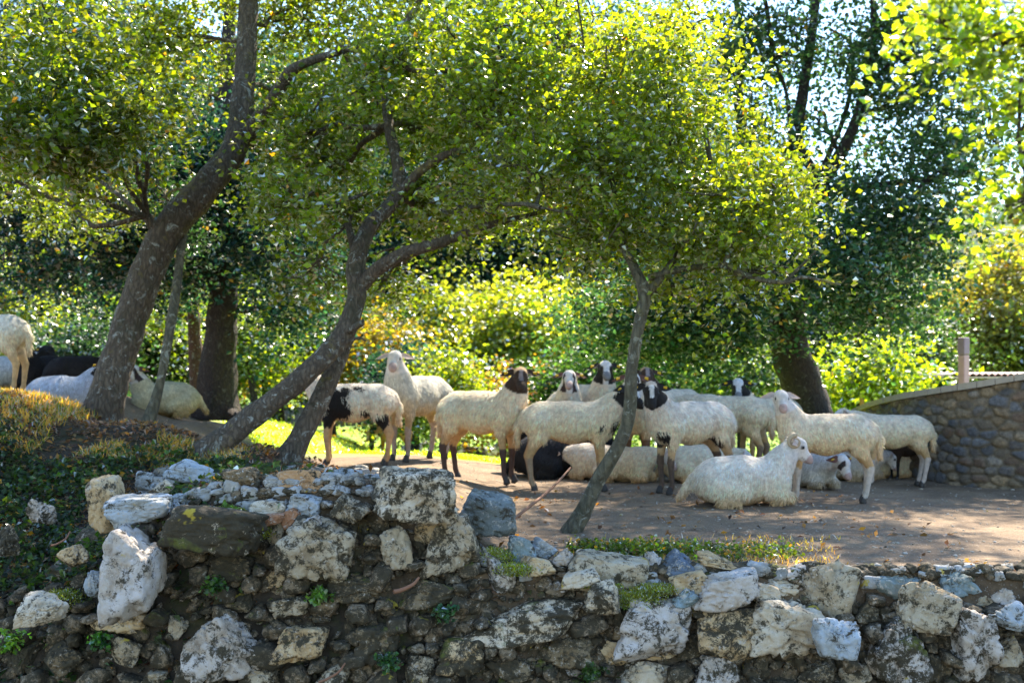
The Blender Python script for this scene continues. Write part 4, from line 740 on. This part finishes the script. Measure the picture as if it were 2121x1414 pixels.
tree('oak_tree', 'big dark many limbed tree at right reaching into the sky', 'tree',
  [[(1690, 905, 13, 106), (1678, 850, 13, 88), (1650, 760, 13, 82), (1632, 690, 13, 76), (1640, 560, 13, 66), (1672, 450, 13, 54), (1690, 395, 13, 46), (1650, 300, 13.1, 32), (1665, 180, 13.2, 24), (1690, 0, 13.5, 17), (1700, -200, 14, 10)],
   [(1690, 400, 13, 34), (1735, 330, 12.9, 26), (1765, 270, 12.8, 22), (1790, 190, 12.8, 20), (1810, 60, 12.8, 15), (1800, -150, 13, 9)], [(1690, 395, 13, 24), (1760, 392, 12.7, 18), (1850, 380, 12.4, 13), (1930, 370, 12, 8)],
   [(1640, 560, 13, 30), (1590, 430, 13.3, 26), (1545, 300, 13.5, 24), (1530, 200, 13.6, 20), (1535, 90, 13.8, 15), (1510, -100, 14, 9)], [(1700, 360, 13, 12), (1755, 220, 13.1, 10), (1765, 100, 13.2, 8), (1720, 60, 13.3, 5)], [(1535, 90, 13.8, 8), (1560, 40, 13.8, 6), (1600, 10, 13.9, 3)],
   [(1632, 705, 13, 20), (1600, 712, 12.8, 10), (1588, 705, 12.75, 4)], [(1640, 350, 13, 12), (1630, 200, 13.2, 8), (1600, 120, 13.2, 5)], [(1790, 190, 12.8, 10), (1850, 120, 12.5, 7), (1900, 20, 12.4, 4)]],
  [(1500, 560, 12, 130, 70, .9, 65), (1730, 540, 11.8, 150, 80, 1., 85), (1860, 480, 11.8, 130, 110, 1., 75), (1480, 660, 12.4, 120, 60, .8, 80), (1400, 600, 12.2, 110, 60, .7, 40), (1280, 660, 12.4, 100, 50, .6, 36), (1820, 640, 12., 90, 50, .8, 34), (1960, 340, 12, 120, 80, 1, 40), (1500, 120, 13.6, 60, 130, 1, 44), (1580, 330, 13.4, 90, 70, .8, 24), (1640, 100, 13.4, 90, 80, 1, 24), (1780, 100, 13, 70, 90, 1, 24), (1880, 220, 12.8, 120, 110, 1.2, 56), (1950, 120, 12.8, 90, 90, 1, 24), (2050, 260, 12.6, 90, 90, 1, 22),
   (1760, 400, 12.5, 130, 70, 1, 36), (1600, -200, 14, 350, 150, 2, 110), (1380, 720, 12.8, 70, 70, .7, 26), (1900, -80, 13, 200, 80, 1.6, 40), (1150, -330, 13, 420, 90, 2.4, 80), (1750, -330, 12.5, 380, 90, 2.4, 80), (2350, -250, 12, 380, 120, 2.4, 80), (1450, -250, 10.5, 330, 70, 1.4, 34), (2000, -380, 15, 400, 90, 2, 50), (1560, 60, 13.2, 120, 70, 1, 14), (1700, 260, 12.6, 80, 60, .8, 9), (1850, 60, 12.8, 110, 80, 1, 18), (1560, 250, 13.4, 60, 80, .8, 16), (1250, 640, 12.8, 70, 70, .8, 26)],  # the highest clumps are out of view, added to shade the terrace
  bark=BARKD, leafcol=(.034, .078, .036), size=.06, n=34, sig=.21, limb=.03, yellow=.01)
tree('plane_tree', 'bright broad leaved branch tips hanging in from the upper right corner', 'tree', [[(3560, 1500, 3.7, 170), (3540, 900, 3.7, 140), (3380, 200, 3.6, 100), (3000, -300, 3.4, 60), (2500, -450, 3.1, 30)], [(3380, 200, 3.6, 60), (2900, 120, 3.4, 50), (2480, 200, 3.3, 36), (2280, 120, 3.1, 22), (2100, 90, 3., 12), (1950, 80, 2.9, 6)], [(3520, 760, 3.7, 60), (2900, 620, 3.5, 40), (2300, 480, 3.1, 18), (2120, 400, 3, 7)]],
  [(2060, 90, 3., 170, 90, .25, 26), (1960, 30, 2.9, 100, 50, .2, 11), (2110, 270, 3., 70, 110, .2, 11), (2130, 420, 3., 60, 60, .2, 6), (2300, 100, 3.1, 120, 200, .4, 30), (2900, -100, 3.4, 350, 250, .5, 60)], bark=BARK, leafcol=(.10, .165, .016), size=.028, n=26, sig=.065, limb=.008)
# ------------------------------------------------------------------ trees behind
def bgtree(label, px, Y, htop_px, rx, blobs_z, colr, cat='tree', name='oak_tree', cnt=90, size=None, trunk=24, bark_=None, group='trees standing beyond the meadow', base_py=None, lean=0, n=30, yellow=.004, ry=None, limb=None):
    g = gat(px, Y); by = HOR + (CAMH - g[2]) * F / Y; size = size or max(.06, .0043 * Y); cy = (htop_px + blobs_z) / 2; rz = (blobs_z - htop_px) / 2
    st = [[(px, by + 4, Y, trunk * 1.3), (px + lean * .3, by - (by - cy) * .4, Y, trunk), (px + lean, cy, Y, trunk * .6), (px + lean * 1.1, htop_px + rz * .5, Y, trunk * .2)]]
    bl = []
    r3 = np.random.default_rng(int(px + Y * 10)); nb = 7
    for k in range(nb):
        bl.append((px + lean + r3.uniform(-.6, .6) * rx, cy + r3.uniform(-.62, .62) * rz, Y + r3.uniform(-.5, .5) * (ry or rx * Y / F), rx * r3.uniform(.42, .65), rz * r3.uniform(.32, .52), (ry or rx * Y / F) * .6, int(cnt * (2.1 if cnt > 160 else 1.45)) // nb))
    return tree(name, label, cat, st, bl, group, bark_ or BARKD, colr, size, n, size * 3.6, limb or trunk * Y / F * .14, yellow, 4)
SH = 'shrub'
bgtree('tall pale green feathery tree glowing in sun at the centre of the meadow edge', 1060, 27, 545, 180, 850, (.115, .165, .028), cnt=260, trunk=14)
bgtree('tall light green tree just left of the glowing central one', 940, 28, 540, 90, 800, (.08, .12, .022), cnt=120, trunk=12)
bgtree('yellow leaved small tree between the leaning stem and the dark round bush', 770, 22, 650, 75, 840, YEL, cnt=90, trunk=8, yellow=.04)
bgtree('dark green round bush behind the white faced sheep', 842, 20, 705, 42, 850, SHADE_TEAL, SH, 'bush', cnt=70, trunk=6)
bgtree('small bright bush low behind the brown faced sheep', 930, 19, 745, 60, 868, LIME, SH, 'bush', cnt=70, trunk=5)
bgtree('low leafy thicket behind the heads of the two middle sheep', 1190, 21, 700, 120, 870, (.038, .08, .02), SH, 'bush', cnt=110, trunk=8)
bgtree('green bushy tree behind the thin crooked one', 1400, 20, 640, 130, 850, (.036, .066, .014), cnt=130, trunk=10)
bgtree('shadowed bush left of the big dark trunk at right', 1530, 18, 690, 90, 860, (.04, .08, .03), SH, 'bush', cnt=90, trunk=7)
bgtree('bright yellow green sapling right of the big dark trunk', 1790, 15.5, 690, 90, 880, (.10, .16, .016), cnt=90, trunk=5, name='sapling', size=.09)
bgtree('leafy green tree behind the stone boundary wall', 1900, 19, 560, 110, 850, (.038, .07, .018), cnt=120, trunk=12)
bgtree('pale autumn tinted tree over the shed roof', 2030, 26, 480, 120, 830, (.10, .115, .04), cnt=190, trunk=12, yellow=.012)
bgtree('sunlit tree beyond the shed at the right edge', 2190, 25, 620, 110, 860, (.08, .12, .03), cnt=120, trunk=12)
bgtree('tall dark tree filling the space above the glowing central one', 1130, 34, 200, 240, 740, OAKD, cnt=380, trunk=14)
bgtree('tall deep green tree high behind the leaning grey oak', 860, 33, 150, 230, 740, OAKD, cnt=330, trunk=14)
bgtree('very tall dark tree behind the straight dark trunk', 560, 30, 60, 220, 720, SHADE_TEAL, cnt=230, trunk=16)
bgtree('tall dark tree behind the thick leaning oak', 260, 28, 100, 230, 740, SHADE_TEAL, cnt=230, trunk=16)
bgtree('blue green tall tree at the far left', -20, 26, 180, 180, 640, SHADE_TEAL, cnt=170, trunk=16)
bgtree('bright leafy tree lit by sun at the left edge', 30, 20, 520, 120, 800, (.08, .13, .018), cnt=140, trunk=12)
bgtree('round dark green bush above the lying sheep at left', 160, 15.5, 670, 70, 800, (.025, .06, .03), SH, 'bush', cnt=80, trunk=6)
bgtree('mid green tree between the slim grey stem and the straight dark trunk', 330, 21, 580, 110, 810, (.034, .062, .012), cnt=120, trunk=12)
bgtree('olive green tree right of the straight dark trunk', 580, 22, 560, 110, 800, (.038, .058, .012), cnt=150, trunk=14)
bgtree('small round headed yellow tree beside the far fence', 482, 24, 715, 34, 795, YEL, cnt=50, trunk=5, yellow=.1)
bgtree('thin dark leaning trunk left of its twin by the far fence', 530, 19, 640, 60, 770, OAK, cnt=50, trunk=15, lean=-22)
bgtree('thin dark upright trunk right of its twin by the far fence', 552, 20, 650, 60, 780, OAK, cnt=50, trunk=15, lean=-8)
bgtree('grey green tree behind the yellow leaved small tree', 690, 27, 540, 110, 800, (.038, .07, .02), cnt=130, trunk=10)
bgtree('tall green tree behind the big dark trunk at right', 1500, 32, 420, 170, 800, OAKD, cnt=170, trunk=12)
bgtree('dark tree between the big dark trunk and the boundary wall', 1700, 30, 520, 150, 840, SHADE_TEAL, cnt=150, trunk=12)
bgtree('thin orange leaved bush low at the meadow edge in the middle', 1080, 23, 800, 130, 870, (.12, .08, .03), SH, 'bush', cnt=60, trunk=4, yellow=.1)
for (px_, Y_, lb_) in ((60, 38, 'towering dark tree farthest left in the back wood'), (330, 40, 'towering dark tree behind the fork of the thick oak'), (640, 41, 'towering dark tree behind the bare fork of the straight dark trunk'), (960, 42, 'towering dark tree behind the bough of the leaning grey oak'), (1290, 40, 'towering dark tree behind the crown of the thin crooked tree')):
    bgtree(lb_, px_, Y_, -60, 240, 700, SHADE_TEAL, cnt=330, trunk=14, ry=2.5)
# wood on the far hill: one mass
k = 3400; hxx = U(-150, 230, k); hyy = U(90, 300, k); cs = np.stack([hxx, hyy, np.where(hyy < 95, -3, hillz(hxx, hyy)) + U(0, 5, k)], -1); V, Fq, cc = leaves(cs, 22, 1.1, 1.9, (.035, .08, .05), .35); tag(mesh('far_woodland', V, Fq, LEAF, None, False, cc), 'distant wooded hillside seen as a blue green mass behind the trees', 'woodland', kind='stuff')
cs = np.stack([U(-30, 34, 1500), U(44, 60, 1500), U(-3.5, 3, 1500)], -1); V, Fq, cc = leaves(cs, 26, .24, .7, (.03, .06, .025), .35); tag(mesh('hedge_thicket', V, Fq, LEAF, None, False, cc), 'dense dark thicket closing the far side of the meadow', 'thicket', kind='stuff')

# ------------------------------------------------------------------ the flock
FL = 'sheep standing in the shade on the terrace'; LY = 'sheep lying on the terrace'; BK = 'sheep on the left bank'; FR = 'sheep far off in the meadow'
sheep('piebald cream sheep with black shoulder patches half hidden by the leaning stem', (735, 966), 10.1, 182, 1.0, 190, -35, face='eyepatch', fleece=(.80, .69, .59), legs=None, neck=50, group=FL,
   patches=[(.16, .12, .46, .13, DARK), (.18, .12, .60, .07, DARK), (.10, .14, .62, .07, DARK), (-.02, .12, .66, .045, DARK), (-.12, .16, .40, .06, DARK), (-.26, .1, .34, .08, DARK), (.25, .12, .36, .09, DARK), (.30, 0, .2, .03, DARK)])
sheep('whitish sheep with a woolly white forehead facing the camera beside the piebald one', (868, 966), 10.8, 236, 1.1, 268, -22, face='white', fleece=(.62, .58, .50), legs=(.42, .34, .28), group=FL, neck=74, tags=True)
sheep('cream sheep with a dark brown face standing near the middle of the row', (996, 992), 9.3, -28, 1.02, -88, -26, face='brown', fleece=(.80, .66, .50), legs=(.10, .06, .045), group=FL, neck=62, knees=.24)
sheep('white faced sheep with reddish brown ears peering over the back of another', (1168, 960), 11.4, -84, 1.05, -95, -20, face='eyepatch', group=FL, neck=64)
sheep('white faced sheep with black cheeks and black ears looking over a back', (1222, 958), 11.6, -70, 1.14, -90, -18, face='blackeye', group=FL, neck=72)
sheep('long cream sheep side on with a black head, left of the thin crooked tree', (1178, 1012), 9.05, 3, .98, -38, -34, face='blaze', fleece=(.80, .66, .50), legs=(.40, .28, .17), knees=.2, group=FL, neck=46, length=1.08, patches=[(.36, .0, .60, .10, DARK), (.28, -.12, .50, .05, DARK), (.40, -.05, .48, .06, DARK), (.18, -.1, .30, .07, DARK)])
sheep('cream sheep with brown legs standing mostly behind the thin crooked tree', (1335, 992), 10.0, 248, 1.05, 262, -20, face='eyepatch', fleece=(.80, .66, .50), legs=(.20, .10, .05), knees=.34, group=FL, neck=52)
sheep('cream sheep with a blazed black and white face just right of the thin tree', (1432, 1008), 8.85, 205, .98, 268, -38, face='blaze', fleece=(.80, .69, .59), legs=(.14, .09, .06), group=FL, neck=50, patches=[(.36, .1, .40, .07, DARK), (.30, -.05, .36, .06, DARK), (-.16, .1, .32, .08, (.05, .03, .02))])
sheep('brown headed sheep whose tufted crown shows just above the black blazed face', (1392, 985), 10.6, 222, 1.08, 272, -14, face='brown', group=FL, neck=60)
sheep('thick fleeced cream sheep turned away between the blazed one and the white faced one', (1512, 1000), 10.2, 148, 1.0, 160, -60, face='white', fleece=(.80, .66, .50), legs=(.3, .2, .12), group=FL, neck=10)
sheep('white headed sheep with dark brown eye patches behind the thick fleeced one', (1590, 985), 11., 205, .98, 262, -32, face='blackeye', fleece=(.80, .66, .50), group=FL, neck=58)
sheep('cream sheep with a plain white face and pink ears looking back above the lying ram', (1716, 1036), 8.25, 172, .88, 266, -24, face='white', fleece=(.80, .66, .50), legs=(.62, .54, .45), group=FL, neck=64, yawmix=.25, length=1.05)
sheep('smaller cream sheep seen from behind its rump nearest to the stone boundary wall', (1852, 996), 9.75, 176, .84, 176, -50, face='white', fleece=(.80, .66, .50), legs=(.60, .50, .42), group=FL, neck=25)
sheep('black sheep standing mostly hidden behind the long cream one', (1122, 985), 10.6, 8, .82, 20, -60, face='black', fleece=(.02, .018, .02), legs=DARK, group=FL, neck=-10)
sheep('white ram with brown curled horns lying in front and facing right', (1535, 1044), 7.95, 2, .84, -6, -38, pose='lie', face='white', fleece=(.80, .69, .59), horns=True, tags=False, group=LY, neck=56, necklen=.9, length=1.12, tufts=15000)
sheep('black sheep lying behind the legs of the long cream one', (1146, 990), 10.2, 12, .95, 20, -50, pose='lie', face='black', fleece=(.02, .022, .03), group=LY, neck=0)
sheep('white sheep lying left of the thin crooked trunk', (1248, 1004), 9.9, 150, .74, 170, -50, pose='lie', face='white', fleece=(.80, .69, .59), group=LY, neck=0)
sheep('shaggy tan sheep lying right behind the thin crooked trunk', (1292, 1004), 9.75, -40, .72, 0, -50, pose='lie', face='white', fleece=(.80, .66, .50), group=LY, neck=10)
sheep('pinkish white sheep lying behind the legs of the blazed one', (1440, 1000), 9.75, 10, .76, 0, -50, pose='lie', face='white', fleece=(.80, .66, .50), group=LY, neck=0)
sheep('bluish white sheep lying behind the muzzle of the ram', (1672, 1014), 9.4, -70, .78, -60, -50, pose='lie', face='eyepatch', fleece=(.60, .60, .62), group=LY, neck=5)
sheep('white sheep lying beyond the hind legs of the white faced one', (1765, 990), 10.2, 20, .7, 10, -50, pose='lie', face='white', fleece=(.62, .56, .50), group=LY, neck=0)
sheep('white sheep lying beneath the smaller one by the boundary wall', (1830, 985), 10.6, 0, .62, 10, -50, pose='lie', face='white', fleece=(.80, .66, .50), group=LY, neck=0)
sheep('dark brown sheep standing behind the smaller cream one by the boundary wall', (1878, 990), 10.4, 200, .55, 200, -60, face='brown', fleece=(.05, .03, .02), legs=DARK, group=FL, neck=10)
sheep('white sheep on the bank with its rump toward the slope at the left edge', (-26, 812), 9.4, 176, .92, 176, -50, face='white', fleece=(.80, .72, .62), group=BK, neck=10)
sheep('white sheep with a dark head lying behind the standing one at the left edge', (8, 806), 11.5, 10, .85, -20, -20, pose='lie', face='black', fleece=(.62, .60, .58), group=BK, neck=40)
sheep('black sheep lying beyond the bluish white one on the bank', (146, 796), 11.2, 75, .82, 60, -50, pose='lie', face='black', fleece=(.022, .016, .016), group=BK, neck=10)
sheep('black headed sheep looking out behind the standing rump on the bank', (100, 812), 11.4, 240, .85, 250, -30, pose='lie', face='black', fleece=(.022, .016, .016), group=BK, neck=62)
sheep('bluish white sheep with black eye patches lying against the thick leaning oak', (128, 834), 9.3, 14, .74, -28, -26, pose='lie', face='blackeye', fleece=(.46, .50, .60), group=BK, neck=50)
sheep('cream sheep with dark eye patches lying between the thick oak and the slim grey stem', (345, 858), 11.6, 206, .86, 262, -26, pose='lie', face='eyepatch', fleece=(.58, .52, .36), group=BK, neck=64, necklen=.95)
sheep('small white sheep grazing far off left in the meadow', (598, 884), 34, 5, .9, 5, -60, fleece=(.80, .69, .59), group=FR, neck=-20, tufts=0, simple=True)
sheep('tan sheep grazing behind the legs of the white woolly headed one', (815, 925), 22, 170, .9, 170, -60, fleece=(.6, .38, .24), group=FR, neck=-20, tufts=0, simple=True)
for (px, py, Y, hd, fc, lb) in [(852, 924, 38, 5, WHITE, 'white sheep lying farthest left in the meadow'), (958, 924, 40, 170, WHITE, 'white sheep lying in the meadow between the legs of the brown faced one'), (984, 944, 38, 200, (.08, .05, .04), 'dark sheep lying in the meadow behind the brown faced one'), (1012, 940, 40, 20, WHITE, 'white sheep lying in the meadow right of the dark one'), (1062, 952, 36, 160, WHITE, 'white sheep lying in the meadow near the hidden black sheep')]:
    sheep(lb, (px, py), Y, hd, .95, hd, -10, pose='lie', fleece=fc, group=FR, neck=40, tufts=0, simple=True)
